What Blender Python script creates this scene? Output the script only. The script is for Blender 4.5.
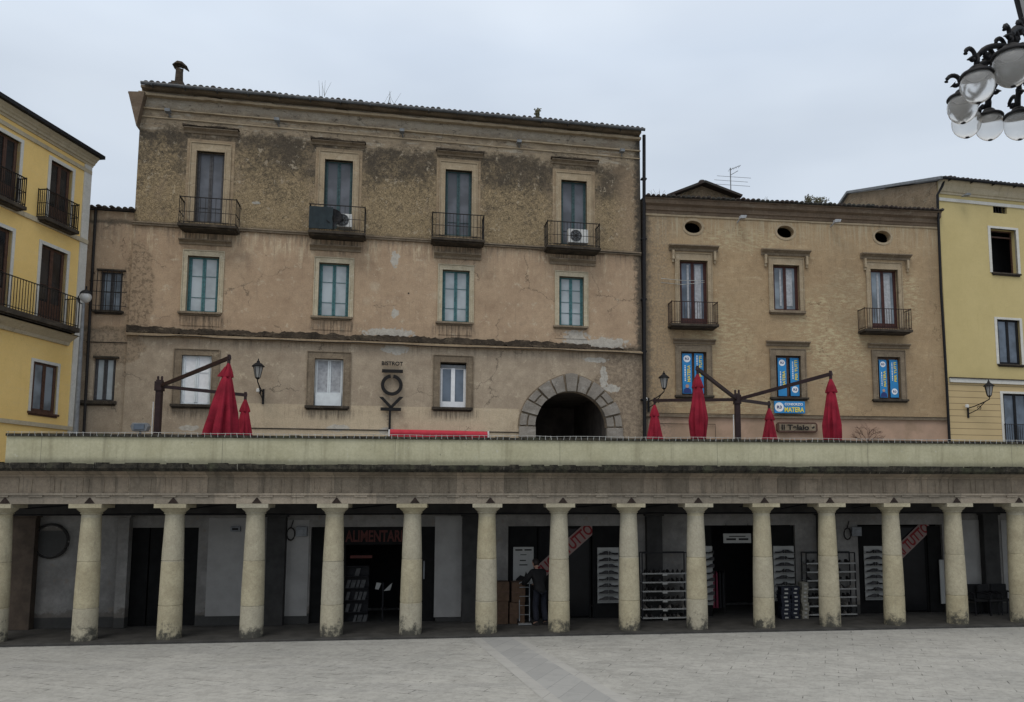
import bpy, bmesh, math, random
from mathutils import Vector, Matrix
R = math.radians
rnd = random.Random(7)
for o in list(bpy.data.objects): bpy.data.objects.remove(o)
scene = bpy.context.scene
COL = scene.collection

# ------------------------------------------------------------------ camera, light
CAMZ, PITCH, FPX, PPX, PPY = 3.5, R(6.0), 800.0, 560.0, 413.0
cd = bpy.data.cameras.new('camera'); cam = bpy.data.objects.new('camera', cd); COL.objects.link(cam)
cam.location = (0, 0, CAMZ); cam.rotation_euler = (R(90) + PITCH, 0, 0)
cd.sensor_width = 36; cd.lens = FPX / 1024 * 36
cd.shift_x = (512 - PPX) / 1024; cd.shift_y = (PPY - 351) / 1024
cd.clip_end = 3000; cd.clip_start = 0.1
scene.camera = cam
scene.render.resolution_x = 1024; scene.render.resolution_y = 702
vs = scene.view_settings
vs.view_transform = 'Standard'; vs.look = 'None'; vs.gamma = 1; vs.use_curve_mapping = False
vs.exposure = -0.3

W = bpy.data.worlds.new("World"); scene.world = W; W.use_nodes = True
wt = W.node_tree; wt.nodes.clear()
SUN_EL, SUN_AZ = R(58), R(200)
sky = wt.nodes.new('ShaderNodeTexSky'); sky.sky_type = 'NISHITA'; sky.sun_disc = False
sky.sun_elevation = SUN_EL; sky.sun_rotation = SUN_AZ; sky.air_density = 1.5; sky.dust_density = 5
bg1 = wt.nodes.new('ShaderNodeBackground'); bg1.inputs['Strength'].default_value = 0.06
wt.links.new(sky.outputs[0], bg1.inputs['Color'])
# cloud deck: brighter overhead, soft uneven patches
tc = wt.nodes.new('ShaderNodeTexCoord'); sp = wt.nodes.new('ShaderNodeSeparateXYZ')
wt.links.new(tc.outputs['Generated'], sp.inputs[0])
mp = wt.nodes.new('ShaderNodeMapping'); mp.inputs['Scale'].default_value = (1.0, 1.0, 3.0)
wt.links.new(tc.outputs['Generated'], mp.inputs[0])
nz = wt.nodes.new('ShaderNodeTexNoise'); nz.inputs['Scale'].default_value = 1.6; nz.inputs['Detail'].default_value = 4
nz.inputs['Roughness'].default_value = 0.5
wt.links.new(mp.outputs[0], nz.inputs['Vector'])
rp = wt.nodes.new('ShaderNodeValToRGB'); e = rp.color_ramp.elements
e[0].position = 0.40; e[0].color = (0.76, 0.86, 1.0, 1); e[1].position = 0.60; e[1].color = (0.90, 1.0, 1.13, 1)
wt.links.new(nz.outputs['Fac'], rp.inputs[0])
mr = wt.nodes.new('ShaderNodeMapRange'); mr.inputs['From Min'].default_value = 0.42; mr.inputs['From Max'].default_value = 1.0
mr.inputs['To Min'].default_value = 1.0; mr.inputs['To Max'].default_value = 2.1
wt.links.new(sp.outputs['Z'], mr.inputs['Value'])
bg2 = wt.nodes.new('ShaderNodeBackground')
zm = wt.nodes.new('ShaderNodeMix'); zm.data_type = 'RGBA'; zr = wt.nodes.new('ShaderNodeMapRange')
zr.inputs['From Min'].default_value = 0.5; zr.inputs['From Max'].default_value = 0.9; wt.links.new(sp.outputs['Z'], zr.inputs['Value'])
wt.links.new(zr.outputs[0], zm.inputs[0]); wt.links.new(rp.outputs[0], zm.inputs[6]); zm.inputs[7].default_value = (.80, .77, .71, 1)
wt.links.new(zm.outputs[2], bg2.inputs['Color']); wt.links.new(mr.outputs[0], bg2.inputs['Strength'])
mx = wt.nodes.new('ShaderNodeMixShader'); mx.inputs[0].default_value = 0.88
wt.links.new(bg1.outputs[0], mx.inputs[1]); wt.links.new(bg2.outputs[0], mx.inputs[2])
wo = wt.nodes.new('ShaderNodeOutputWorld'); wt.links.new(mx.outputs[0], wo.inputs[0])

sd = bpy.data.lights.new('sun', 'SUN'); sd.energy = 1.1; sd.angle = R(25); sd.color = (1, 0.97, 0.92)
sun = bpy.data.objects.new('sun', sd); COL.objects.link(sun)
dirv = Vector((math.sin(SUN_AZ) * math.cos(SUN_EL), math.cos(SUN_AZ) * math.cos(SUN_EL), math.sin(SUN_EL)))
sun.rotation_euler = dirv.to_track_quat('Z', 'Y').to_euler(); sun.location = dirv * 50

# ------------------------------------------------------------------ geometry kit
def ray(px, py):
    a = (px - PPX) / FPX; b = (PPY - py) / FPX
    return Vector((a, math.cos(PITCH) - b * math.sin(PITCH), math.sin(PITCH) + b * math.cos(PITCH)))

class Frame:
    """a facade plane: x runs along it, y goes into the building, z is up"""
    def __init__(s, ox, oy, th, oz=0):
        s.o = Vector((ox, oy, oz)); s.th = th
        s.u = Vector((math.cos(th), math.sin(th), 0)); s.v = Vector((-math.sin(th), math.cos(th), 0))
    def hit(s, px, py, t=0.0):
        d = ray(px, py); C = Vector((0, 0, CAMZ))
        k = (t - (C - s.o).dot(s.v)) / d.dot(s.v)
        P = C + d * k - s.o
        return P.dot(s.u), P.z
    def x(s, px, py=400, t=0.0): return s.hit(px, py, t)[0]
    def z(s, px, py, t=0.0): return s.hit(px, py, t)[1]
    def rect(s, x0, x1, y0, y1, t=0.0):
        cx, cy = (x0 + x1) / 2, (y0 + y1) / 2
        return (s.x(x0, cy, t), s.x(x1, cy, t), s.z(cx, y1, t), s.z(cx, y0, t))
    def world(s, x, y, z): return s.o + s.u * x + s.v * y + Vector((0, 0, z))
    def empty(s, name, at=None, rz=0):
        e = bpy.data.objects.new(name, None); COL.objects.link(e)
        e.location = s.o if at is None else s.world(*at); e.rotation_euler = (0, 0, s.th + rz)
        e.empty_display_size = 0.3
        return e

def at(px, py, Y):
    d = ray(px, py); return Vector((0, 0, CAMZ)) + d * (Y / d.y)

def empty(name, loc, rz=0):
    e = bpy.data.objects.new(name, None); COL.objects.link(e); e.location = loc; e.rotation_euler = (0, 0, rz); return e
def tag(o, label=None, cat=None, group=None, kind=None):
    if label: o['label'] = label
    if cat: o['category'] = cat
    if group: o['group'] = group
    if kind: o['kind'] = kind
    return o
def copy_tree(o, parent=None):
    c = o.copy(); COL.objects.link(c); c.parent = parent
    for ch in o.children: copy_tree(ch, c)
    return c

class MB:
    def __init__(s): s.v = []; s.f = []
    def add(s, vs, fs):
        n = len(s.v); s.v += [tuple(p) for p in vs]; s.f += [tuple(i + n for i in f) for f in fs]; return s
    def quad(s, *p): return s.add(p, [tuple(range(len(p)))])
    def box(s, x0, x1, y0, y1, z0, z1):
        if x0 > x1: x0, x1 = x1, x0
        if y0 > y1: y0, y1 = y1, y0
        if z0 > z1: z0, z1 = z1, z0
        return s.add([(x0,y0,z0),(x1,y0,z0),(x1,y1,z0),(x0,y1,z0),(x0,y0,z1),(x1,y0,z1),(x1,y1,z1),(x0,y1,z1)],
                     [(0,3,2,1),(4,5,6,7),(0,1,5,4),(1,2,6,5),(2,3,7,6),(3,0,4,7)])
    def bar(s, a, b, w, h=None):
        """square bar from a to b"""
        a = Vector(a); b = Vector(b); h = h or w; d = (b - a).normalized()
        up = Vector((0, 0, 1)) if abs(d.z) < 0.95 else Vector((0, 1, 0))
        sx = d.cross(up).normalized() * w / 2; sy = sx.cross(d).normalized() * h / 2
        vs = [p + i * sx + j * sy for p in (a, b) for i, j in ((-1,-1),(1,-1),(1,1),(-1,1))]
        return s.add(vs, [(3,2,1,0),(4,5,6,7),(0,1,5,4),(1,2,6,5),(2,3,7,6),(3,0,4,7)])
    def tube(s, pts, r, n=6):
        pts = [Vector(p) for p in pts]; rr = r if isinstance(r, (list, tuple)) else [r] * len(pts)
        vs = []; fs = []
        for i, p in enumerate(pts):
            d = (pts[min(i+1, len(pts)-1)] - pts[max(i-1, 0)]).normalized()
            up = Vector((0, 0, 1)) if abs(d.z) < 0.9 else Vector((1, 0, 0))
            a = d.cross(up).normalized(); b = a.cross(d).normalized()
            for k in range(n):
                t = 2 * math.pi * k / n; vs.append(p + (a * math.cos(t) + b * math.sin(t)) * rr[i])
        for i in range(len(pts) - 1):
            for k in range(n):
                fs.append((i*n+k, i*n+(k+1)%n, (i+1)*n+(k+1)%n, (i+1)*n+k))
        fs.append(tuple(range(n))[::-1]); fs.append(tuple(range((len(pts)-1)*n, len(pts)*n)))
        return s.add(vs, fs)
    def lathe(s, prof, n=24, c=(0,0,0), mod=None, cap=True):
        vs = []; fs = []
        for i, (r, z) in enumerate(prof):
            for k in range(n):
                t = 2 * math.pi * k / n; q = r * (mod(t, z) if mod else 1)
                vs.append((c[0] + q * math.cos(t), c[1] + q * math.sin(t), c[2] + z))
        m = len(prof)
        for i in range(m - 1):
            for k in range(n): fs.append((i*n+k, i*n+(k+1)%n, (i+1)*n+(k+1)%n, (i+1)*n+k))
        if cap: fs.append(tuple(range(n))[::-1]); fs.append(tuple(range((m-1)*n, m*n)))
        return s.add(vs, fs)
    def prism(s, poly, y0, y1):
        """polygon in x,z pushed along y"""
        n = len(poly); vs = [(x, y0, z) for x, z in poly] + [(x, y1, z) for x, z in poly]
        fs = [tuple(range(n)), tuple(range(n, 2*n))[::-1]] + [(i, (i+1)%n, n+(i+1)%n, n+i) for i in range(n)]
        return s.add(vs, fs)
    def prism_x(s, poly, x0, x1):
        """polygon in y,z pushed along x (mouldings)"""
        n = len(poly); vs = [(x0, y, z) for y, z in poly] + [(x1, y, z) for y, z in poly]
        fs = [tuple(range(n)), tuple(range(n, 2*n))[::-1]] + [(i, (i+1)%n, n+(i+1)%n, n+i) for i in range(n)]
        return s.add(vs, fs)
    def build(s, name, mat, parent=None, smooth=False, bevel=0, loc=None, rot=None):
        me = bpy.data.meshes.new(name); me.from_pydata(s.v, [], s.f)
        bm = bmesh.new(); bm.from_mesh(me); bmesh.ops.recalc_face_normals(bm, faces=bm.faces); bm.to_mesh(me); bm.free()
        me.materials.append(mat)
        if smooth:
            for p in me.polygons: p.use_smooth = True
        o = bpy.data.objects.new(name, me); COL.objects.link(o)
        if parent: o.parent = parent
        if loc is not None: o.location = loc
        if rot is not None: o.rotation_euler = rot
        if bevel:
            m = o.modifiers.new('bevel', 'BEVEL'); m.width = bevel; m.segments = 2; m.limit_method = 'ANGLE'
        if smooth == 'auto':
            try: me.set_sharp_from_angle(angle=R(35))
            except Exception: pass
        return o

def ragged(x0, x1, z0, z1, amp, step, seed, both=False):
    q = random.Random(seed); n = max(2, int((x1 - x0) / step))
    w = [0.0]
    for i in range(n): w.append(min(2.0, max(0.0, w[-1] * .9 + q.gauss(0.05, .35))))
    top = [(x0 + (x1-x0)*i/n, z1 - amp * (w[i] + .35 * q.random())) for i in range(n+1)]
    bot = [(x1 - (x1-x0)*i/n, z0 + (abs(q.gauss(0, amp*0.5)) if both else 0)) for i in range(n+1)]
    return top, bot
def ragged_strip(mb, x0, x1, y0, y1, z0, z1, amp, step=0.25, seed=1, both=True):
    top, bot = ragged(x0, x1, z0, z1, amp, step, seed, both); n = len(top)
    for i in range(n - 1):
        a, b = top[i], top[i+1]; c, d = bot[n-2-i], bot[n-1-i]
        mb.prism([a, b, c, d], y0, y1)

def text_mesh(txt, size, depth=0.01, spacing=1.0):
    cu = bpy.data.curves.new('txt', 'FONT'); cu.body = txt; cu.size = size; cu.extrude = depth
    cu.align_x = 'CENTER'; cu.align_y = 'CENTER'; cu.space_character = spacing; cu.offset = .026
    o = bpy.data.objects.new('txt', cu); COL.objects.link(o)
    bpy.context.view_layer.update()
    dg = bpy.context.evaluated_depsgraph_get()
    me = bpy.data.meshes.new_from_object(o.evaluated_get(dg)); bpy.data.objects.remove(o); bpy.data.curves.remove(cu)
    xs = [v.co.x for v in me.vertices]; ys = [v.co.y for v in me.vertices]
    cx, cy = (min(xs)+max(xs))/2, (min(ys)+max(ys))/2
    for v in me.vertices: v.co.x -= cx; v.co.y -= cy
    return me, max(xs)-min(xs), max(ys)-min(ys)
def lettering(name, txt, w, h, mat, parent, loc, turn=0.0, depth=0.01):
    """lettering fitted into w x h, standing upright facing -y, turned in its plane"""
    me, tw, th = text_mesh(txt, 1.0, depth)
    M = Matrix.Rotation(R(90), 4, 'X') @ Matrix.Rotation(turn, 4, 'Z') @ Matrix.Diagonal((w/tw, h/th, 1, 1))
    me.transform(M); me.materials.clear(); me.materials.append(mat); me.name = name
    o = bpy.data.objects.new(name, me); COL.objects.link(o); o.parent = parent; o.location = loc
    return o

# ------------------------------------------------------------------ materials kit
class NT:
    def __init__(s, name):
        s.m = bpy.data.materials.new(name); s.m.use_nodes = True; s.t = s.m.node_tree
        s.b = s.t.nodes['Principled BSDF']; s.tc = s.t.nodes.new('ShaderNodeTexCoord')
        s.P = s.tc.outputs['Object']
    def set(s, sock, v):
        if isinstance(v, bpy.types.NodeSocket): s.t.links.new(v, sock)
        elif isinstance(v, (tuple, list)) and sock.type == 'RGBA' and len(v) == 3: sock.default_value = (*v, 1)
        else: sock.default_value = v
    def vec(s, x, y, z):
        n = s.t.nodes.new('ShaderNodeCombineXYZ'); [s.set(n.inputs[i], q) for i, q in enumerate((x, y, z))]; return n.outputs[0]
    def sep(s, v=None):
        n = s.t.nodes.new('ShaderNodeSeparateXYZ'); s.set(n.inputs[0], v or s.P); return n.outputs[0], n.outputs[1], n.outputs[2]
    def map(s, v=None, scale=(1,1,1), rot=(0,0,0), loc=(0,0,0)):
        n = s.t.nodes.new('ShaderNodeMapping'); s.set(n.inputs[0], v or s.P)
        n.inputs['Scale'].default_value = scale; n.inputs['Rotation'].default_value = rot; n.inputs['Location'].default_value = loc
        return n.outputs[0]
    def noise(s, scale, detail=4, rough=0.55, v=None, dist=0.0, color=False):
        n = s.t.nodes.new('ShaderNodeTexNoise'); s.set(n.inputs['Vector'], v or s.P)
        n.inputs['Scale'].default_value = scale; n.inputs['Detail'].default_value = detail
        n.inputs['Roughness'].default_value = rough; n.inputs['Distortion'].default_value = dist
        return n.outputs['Color' if color else 'Fac']
    def voro(s, scale, feature='F1', v=None, out='Distance'):
        n = s.t.nodes.new('ShaderNodeTexVoronoi'); n.feature = feature; s.set(n.inputs['Vector'], v or s.P)
        n.inputs['Scale'].default_value = scale; return n.outputs[out]
    def M(s, op, a, b=0.0, c=0.0, clamp=False):
        n = s.t.nodes.new('ShaderNodeMath'); n.operation = op; n.use_clamp = clamp
        s.set(n.inputs[0], a); s.set(n.inputs[1], b)
        if op in ('MULTIPLY_ADD',): s.set(n.inputs[2], c)
        return n.outputs[0]
    def ss(s, v, lo, hi, a=0.0, b=1.0):
        n = s.t.nodes.new('ShaderNodeMapRange'); n.interpolation_type = 'SMOOTHSTEP'
        s.set(n.inputs['Value'], v); s.set(n.inputs['From Min'], lo); s.set(n.inputs['From Max'], hi)
        s.set(n.inputs['To Min'], a); s.set(n.inputs['To Max'], b); return n.outputs[0]
    def mix(s, f, a, b, mode='MIX'):
        n = s.t.nodes.new('ShaderNodeMix'); n.data_type = 'RGBA'; n.blend_type = mode
        s.set(n.inputs[0], f); s.set(n.inputs[6], a); s.set(n.inputs[7], b); return n.outputs[2]
    def rand(s):
        n = s.t.nodes.new('ShaderNodeObjectInfo'); return n.outputs['Random']
    def offs(s, amt=50):
        """object coordinates shifted per object"""
        r = s.M('MULTIPLY', s.rand(), amt); n = s.t.nodes.new('ShaderNodeVectorMath'); n.operation = 'ADD'
        s.set(n.inputs[0], s.P); s.set(n.inputs[1], s.vec(r, r, 0)); return n.outputs[0]
    def brick(s, v, w, h, mortar=0.01, c1=(1,1,1), c2=(.8,.8,.8), cm=(0,0,0), off=0.5, out='Color', smooth=0.1):
        n = s.t.nodes.new('ShaderNodeTexBrick'); s.set(n.inputs['Vector'], v); n.inputs['Scale'].default_value = 1
        n.inputs['Brick Width'].default_value = w; n.inputs['Row Height'].default_value = h; n.inputs['Mortar Size'].default_value = mortar
        n.inputs['Mortar Smooth'].default_value = smooth; n.offset = off
        s.set(n.inputs['Color1'], c1); s.set(n.inputs['Color2'], c2); s.set(n.inputs['Mortar'], cm)
        return n.outputs[out]
    def warp(s, k=.8, sc=2.0, scale=1.0):
        n = s.t.nodes.new('ShaderNodeVectorMath'); n.operation = 'MULTIPLY_ADD'
        s.set(n.inputs[0], s.noise(sc, 5, .6, color=True)); n.inputs[1].default_value = (k, k, k); s.set(n.inputs[2], s.P)
        return s.map(n.outputs[0], scale=(scale,) * 3)
    def cracks(s, scale=.45, width=.012, lo=.5, hi=.58, mk=.5):
        e_ = s.ss(s.voro(scale, 'DISTANCE_TO_EDGE', v=s.warp()), 0, width, 1, 0)
        return s.M('MULTIPLY', e_, s.ss(s.noise(mk, 4, .6), lo, hi))
    def grain(s, col, amt=.22, scale=16):
        g = s.M('ADD', s.M('MULTIPLY', s.noise(scale, 5, .75), .65), s.M('MULTIPLY', s.noise(scale * .2, 5, .7), .35))
        v = s.ss(g, .40, .60, 1 - amt, 1 + amt)
        n = s.t.nodes.new('ShaderNodeVectorMath'); n.operation = 'SCALE'; s.set(n.inputs[0], col); s.set(n.inputs['Scale'], v); return n.outputs[0]
    def done(s, col, rough=0.85, bump=None, strength=0.3, dist=0.02, spec=0.3, metal=0.0):
        s.set(s.b.inputs['Base Color'], col); s.set(s.b.inputs['Roughness'], rough)
        s.b.inputs['Specular IOR Level'].default_value = spec; s.b.inputs['Metallic'].default_value = metal
        if bump is not None:
            n = s.t.nodes.new('ShaderNodeBump'); n.inputs['Strength'].default_value = strength; n.inputs['Distance'].default_value = dist
            s.set(n.inputs['Height'], bump); s.t.links.new(n.outputs[0], s.b.inputs['Normal'])
        return s.m

def simple(name, col, rough=0.6, var=0.15, scale=6, spec=0.3, metal=0.0, bump=0.1):
    n = NT(name); f = n.noise(scale, 5, 0.6, v=n.offs())
    lo = tuple(c * (1 - var) for c in col); hi = tuple(min(1, c * (1 + var)) for c in col)
    return n.done(n.mix(n.ss(f, .3, .7), lo, hi), rough, f, bump, 0.01, spec, metal)

def patch(n, cx, cz, rx, rz, amp=0.5, scale=2.5, soft=0.08):
    """ragged blotch on a wall: 1 inside, 0 outside"""
    x, y, z = n.sep()
    dx = n.M('DIVIDE', n.M('SUBTRACT', x, cx), rx); dz = n.M('DIVIDE', n.M('SUBTRACT', z, cz), rz)
    d = n.M('SQRT', n.M('ADD', n.M('MULTIPLY', dx, dx), n.M('MULTIPLY', dz, dz)))
    d = n.M('ADD', d, n.M('MULTIPLY', n.M('SUBTRACT', n.noise(scale, 5, 0.65), 0.5), amp * 2))
    return n.ss(d, 1 - soft, 1 + soft, 1.0, 0.0)

M = {}
M['black_metal'] = simple('black_metal', (.010, .010, .012), .6, .3, 10, spec=.2)
M['iron'] = simple('iron', (.016, .014, .013), .7, .35, 14)
M['brown_wood'] = simple('brown_wood', (.075, .038, .026), .6, .3, 12)
M['red_wood'] = simple('red_wood', (.055, .018, .015), .55, .3, 12)
M['green_wood'] = simple('green_wood', (.055, .145, .155), .6, .3, 12)
M['dark_green_wood'] = simple('dark_green_wood', (.035, .07, .075), .6, .3, 12)
M['shelf_grey'] = simple('shelf_grey', (.25, .25, .24), .5, .1, 6)
M['slate_wood'] = simple('slate_wood', (.06, .058, .06), .6, .3, 12)
M['white_frame'] = simple('white_frame', (.72, .73, .75), .5, .06, 8)
M['white_panel'] = simple('white_panel', (.62, .66, .68), .6, .08, 5)
M['grey_curtain'] = simple('grey_curtain', (.34, .35, .37), .7, .2, 9)
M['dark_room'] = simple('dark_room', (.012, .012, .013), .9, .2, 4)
M['rust_metal'] = simple('rust_metal', (.028, .014, .012), .6, .4, 12)
M['mast_metal'] = simple('mast_metal', (.022, .010, .011), .55, .3, 8)
M['vent_dark'] = simple('vent_dark', (.03, .02, .016), .9, .3, 12)
M['grey_metal'] = simple('grey_metal', (.17, .18, .19), .5, .2, 6)
M['zinc'] = simple('zinc', (.20, .21, .22), .5, .25, 6)
M['white_plastic'] = simple('white_plastic', (.62, .62, .6), .5, .1, 6)
M['cardboard'] = simple('cardboard', (.07, .042, .026), .85, .2, 8)
M['white_paper'] = simple('white_paper', (.31, .31, .295), .7, .06, 4)
M['banner_blue'] = simple('banner_blue', (.025, .22, .50), .5, .08, 3)
M['banner_yellow'] = simple('banner_yellow', (.75, .62, .08), .5, .05, 3)
M['banner_white'] = simple('banner_white', (.75, .77, .8), .5, .05, 3)
M['banner_navy'] = simple('banner_navy', (.02, .04, .16), .5, .05, 3)
M['sale_red'] = simple('sale_red', (.19, .009, .012), .6, .1, 3)
M['sale_pink'] = simple('sale_pink', (.24, .17, .155), .6, .08, 3)
M['dull_red'] = simple('dull_red', (.065, .012, .008), .6, .2, 6)
M['letter_black'] = simple('letter_black', (.008, .007, .007), .7, .2, 6)
M['awning_red'] = simple('awning_red', (.45, .03, .05), .7, .1, 5)
M['shoe_leather'] = simple('shoe_leather', (.02, .018, .018), .45, .4, 9)
M['shoe_pale'] = simple('shoe_pale', (.12, .11, .10), .5, .3, 9)
M['black_cloth'] = simple('black_cloth', (.008, .008, .009), .85, .3, 9)
M['denim'] = simple('denim', (.010, .012, .020), .85, .3, 12)
M['skin_tone'] = simple('skin_tone', (.45, .27, .20), .55, .06, 9)
M['hair_dark'] = simple('hair_dark', (.015, .011, .009), .6, .3, 30)
M['box_navy'] = simple('box_navy', (.010, .012, .022), .6, .2, 6)
M['box_beige'] = simple('box_beige', (.19, .18, .15), .7, .15, 6)
M['pink_cloth'] = simple('pink_cloth', (.14, .02, .04), .8, .2, 6)
M['twig'] = simple('twig', (.10, .06, .045), .8, .3, 8)
M['weed'] = simple('weed', (.09, .085, .05), .8, .4, 8)
M['gutter_metal'] = simple('gutter_metal', (.075, .08, .085), .55, .3, 5)

def glassy(name, col, rough=0.12, var=.5, scale=1.3):
    n = NT(name); f = n.noise(scale, 3, .5, v=n.offs())
    return n.done(n.mix(n.ss(f, .35, .65), tuple(c*(1-var) for c in col), tuple(c*(1+var) for c in col)), rough, n.noise(2, 2, .5), .04, .01, .5)
M['pane_dark'] = glassy('pane_dark', (.016, .017, .019))
M['pane_shop'] = simple('pane_shop', (.006, .006, .007), .25, .3, 2, spec=.15)
M['pane_blue'] = glassy('pane_blue', (.09, .115, .15), .15, .35)
M['pane_shutter'] = glassy('pane_shutter', (.085, .09, .105), .35, .3)
M['pane_white'] = glassy('pane_white', (.36, .40, .42), .25, .15)
M['pane_grey'] = glassy('pane_grey', (.16, .19, .22), .2, .35)

# tiles
n = NT('roof_tiles'); x, y, z = n.sep()
cell = n.voro(3.5, out='Color'); f = n.noise(5, 5, .65)
c = n.mix(f, (.022, .018, .017), (.062, .044, .036)); c = n.mix(n.ss(n.noise(1.3, 5, .7), .45, .6), c, (.045, .045, .04))
M['roof_tiles'] = n.done(c, .9, f, .5, .03)

# column stone: per-drum tone, pocks, mossy black foot
n = NT('column_stone'); x, y, z = n.sep(); Q = n.offs(70)
f1 = n.noise(2.2, 5, .6, v=Q); f2 = n.noise(14, 5, .7, v=Q); f3 = n.noise(45, 3, .6, v=Q)
drum = n.M('FLOOR', n.M('MULTIPLY', n.M('ADD', z, 0.31), 0.909))
wn = n.t.nodes.new('ShaderNodeTexWhiteNoise'); wn.noise_dimensions = '2D'
n.set(wn.inputs['Vector'], n.vec(drum, n.M('MULTIPLY', n.rand(), 37.0), 0))
c = n.mix(n.ss(f1, .3, .7), (.33, .285, .185), (.43, .38, .255))
c = n.mix(n.M('MULTIPLY', wn.outputs['Value'], .7), c, (.37, .345, .28))
c = n.mix(n.ss(f2, .55, .75, 0, .5), c, (.24, .215, .15))
c = n.mix(n.ss(f3, .62, .72, 0, .8), c, (.13, .11, .08))
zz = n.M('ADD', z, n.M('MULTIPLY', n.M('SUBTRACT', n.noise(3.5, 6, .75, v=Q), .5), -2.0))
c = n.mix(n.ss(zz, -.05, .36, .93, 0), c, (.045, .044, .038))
st = n.noise(1, 4, .6, v=n.map(Q, scale=(9, 9, .7)))
c = n.mix(n.ss(st, .6, .75, 0, .3), c, (.20, .19, .15))
c = n.grain(c, .10, 18)
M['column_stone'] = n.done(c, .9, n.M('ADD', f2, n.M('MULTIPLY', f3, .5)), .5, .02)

# entablature stone
def stone_band(name, a, b, dark, block=1.3, h=5, damp=.4, streak=.5):
    n = NT(name); x, y, z = n.sep()
    f1 = n.noise(1.2, 6, .65); f2 = n.noise(9, 5, .7); f3 = n.noise(40, 3, .6)
    br = n.brick(n.vec(x, z, 0), block, h, .006, (0, 0, 0), (1, 1, 1), (.5, .5, .5), off=.37)
    ms = n.brick(n.vec(x, z, 0), block, h, .012, off=.37, out='Fac')
    c = n.mix(n.ss(f1, .35, .65), a, b); c = n.mix(.6, c, n.mix(br, tuple(q*.72 for q in a), (b[0]*1.15, b[1]*1.08, b[2]*1.05)))
    c = n.mix(n.ss(f2, .5, .75, 0, damp), c, dark)
    s_ = n.noise(1, 5, .65, v=n.map(scale=(5, 1, .6)))
    c = n.mix(n.ss(s_, .5, .72, 0, streak), c, dark)
    c = n.mix(n.ss(f3, .6, .72, 0, .5), c, tuple(q*.6 for q in dark))
    c = n.mix(n.M('MULTIPLY', ms, .3), c, dark)
    c = n.grain(c, .12, 18)
    return n.done(c, .92, n.M('SUBTRACT', n.M('ADD', f2, f3), n.M('MULTIPLY', ms, .4)), .4, .02)
M['frieze_stone'] = stone_band('frieze_stone', (.19, .155, .115), (.29, .245, .185), (.09, .078, .06), .62, 5, .6, .6)
M['architrave_stone'] = stone_band('architrave_stone', (.245, .21, .165), (.325, .285, .225), (.13, .11, .085), 2.0)
n = NT('mossy_cornice'); x, y, z = n.sep()
f = n.noise(6, 6, .75); g = n.noise(25, 4, .7); s_ = n.noise(1, 5, .7, v=n.map(scale=(14, 3, 1.0)))
c = n.mix(n.ss(f, .4, .65), (.022, .020, .016), (.07, .062, .046)); c = n.mix(n.ss(s_, .62, .7, 0, .7), c, (.33, .31, .25))
c = n.mix(n.ss(n.noise(1.5, 4, .6), .5, .7, 0, .5), c, (.07, .08, .045))
M['mossy_cornice'] = n.done(c, .95, n.M('ADD', f, g), .8, .04)

# parapet: greenish plaster
n = NT('parapet_plaster'); x, y, z = n.sep()
f1 = n.noise(.8, 6, .6); f2 = n.noise(7, 5, .7); f3 = n.noise(50, 3, .6)
c = n.mix(n.ss(f1, .3, .7), (.39, .365, .24), (.48, .455, .315))
s_ = n.noise(1, 5, .6, v=n.map(scale=(4, 1, .35)))
c = n.mix(n.ss(s_, .5, .75, 0, .45), c, (.21, .19, .12))
c = n.mix(n.ss(f2, .62, .72, 0, .5), c, (.55, .55, .48))
c = n.mix(n.ss(n.noise(11, 4, .7), .66, .74, 0, .7), c, (.12, .12, .09))
c = n.mix(n.ss(n.M('ADD', z, n.M('MULTIPLY', f2, .12)), 4.42, 4.58, .6, 0), c, (.13, .125, .09))
j = n.brick(n.vec(x, z, 0), 4.3, 9, .008, off=0, out='Fac'); c = n.mix(n.M('MULTIPLY', j, .55), c, (.1, .1, .08))
c = n.mix(n.ss(n.noise(1, 6, .7, v=n.map(scale=(9, 1, .5))), .55, .72, 0, .35), c, (.18, .17, .11)); c = n.grain(c, .07, 18)
M['parapet_plaster'] = n.done(c, .92, n.M('ADD', f2, f3), .3, .01)

# arcade back wall: dirty white lime, peeling low
n = NT('lime_wall'); x, y, z = n.sep()
c = n.mix(n.ss(n.noise(1.2, 5, .6), .35, .7), (.16, .152, .142), (.235, .226, .212))
c = n.mix(n.ss(n.noise(3.0, 6, .7), .58, .64, 0, .7), c, (.17, .145, .12))
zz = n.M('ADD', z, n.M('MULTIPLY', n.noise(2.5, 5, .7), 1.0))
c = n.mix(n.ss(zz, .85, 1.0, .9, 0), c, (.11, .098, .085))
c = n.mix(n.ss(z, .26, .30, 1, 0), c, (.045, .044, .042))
c = n.grain(c, .08, 12)
M['lime_wall'] = n.done(c, .92, n.noise(6, 5, .7), .3, .02)
M['pilaster_grey'] = simple('pilaster_grey', (.033, .032, .031), .85, .25, 3)
M['pier_brown'] = simple('pier_brown', (.06, .045, .034), .9, .25, 3)
M['shop_black'] = simple('shop_black', (.008, .008, .008), .75, .3, 3, spec=.12)
M['ceiling'] = simple('ceiling', (.06, .057, .053), .95, .3, 1.5)
M['arcade_floor'] = simple('arcade_floor', (.042, .040, .037), .75, .3, 2.5)
M['white_boards'] = simple('white_boards', (.27, .262, .25), .7, .1, 2)

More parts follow.
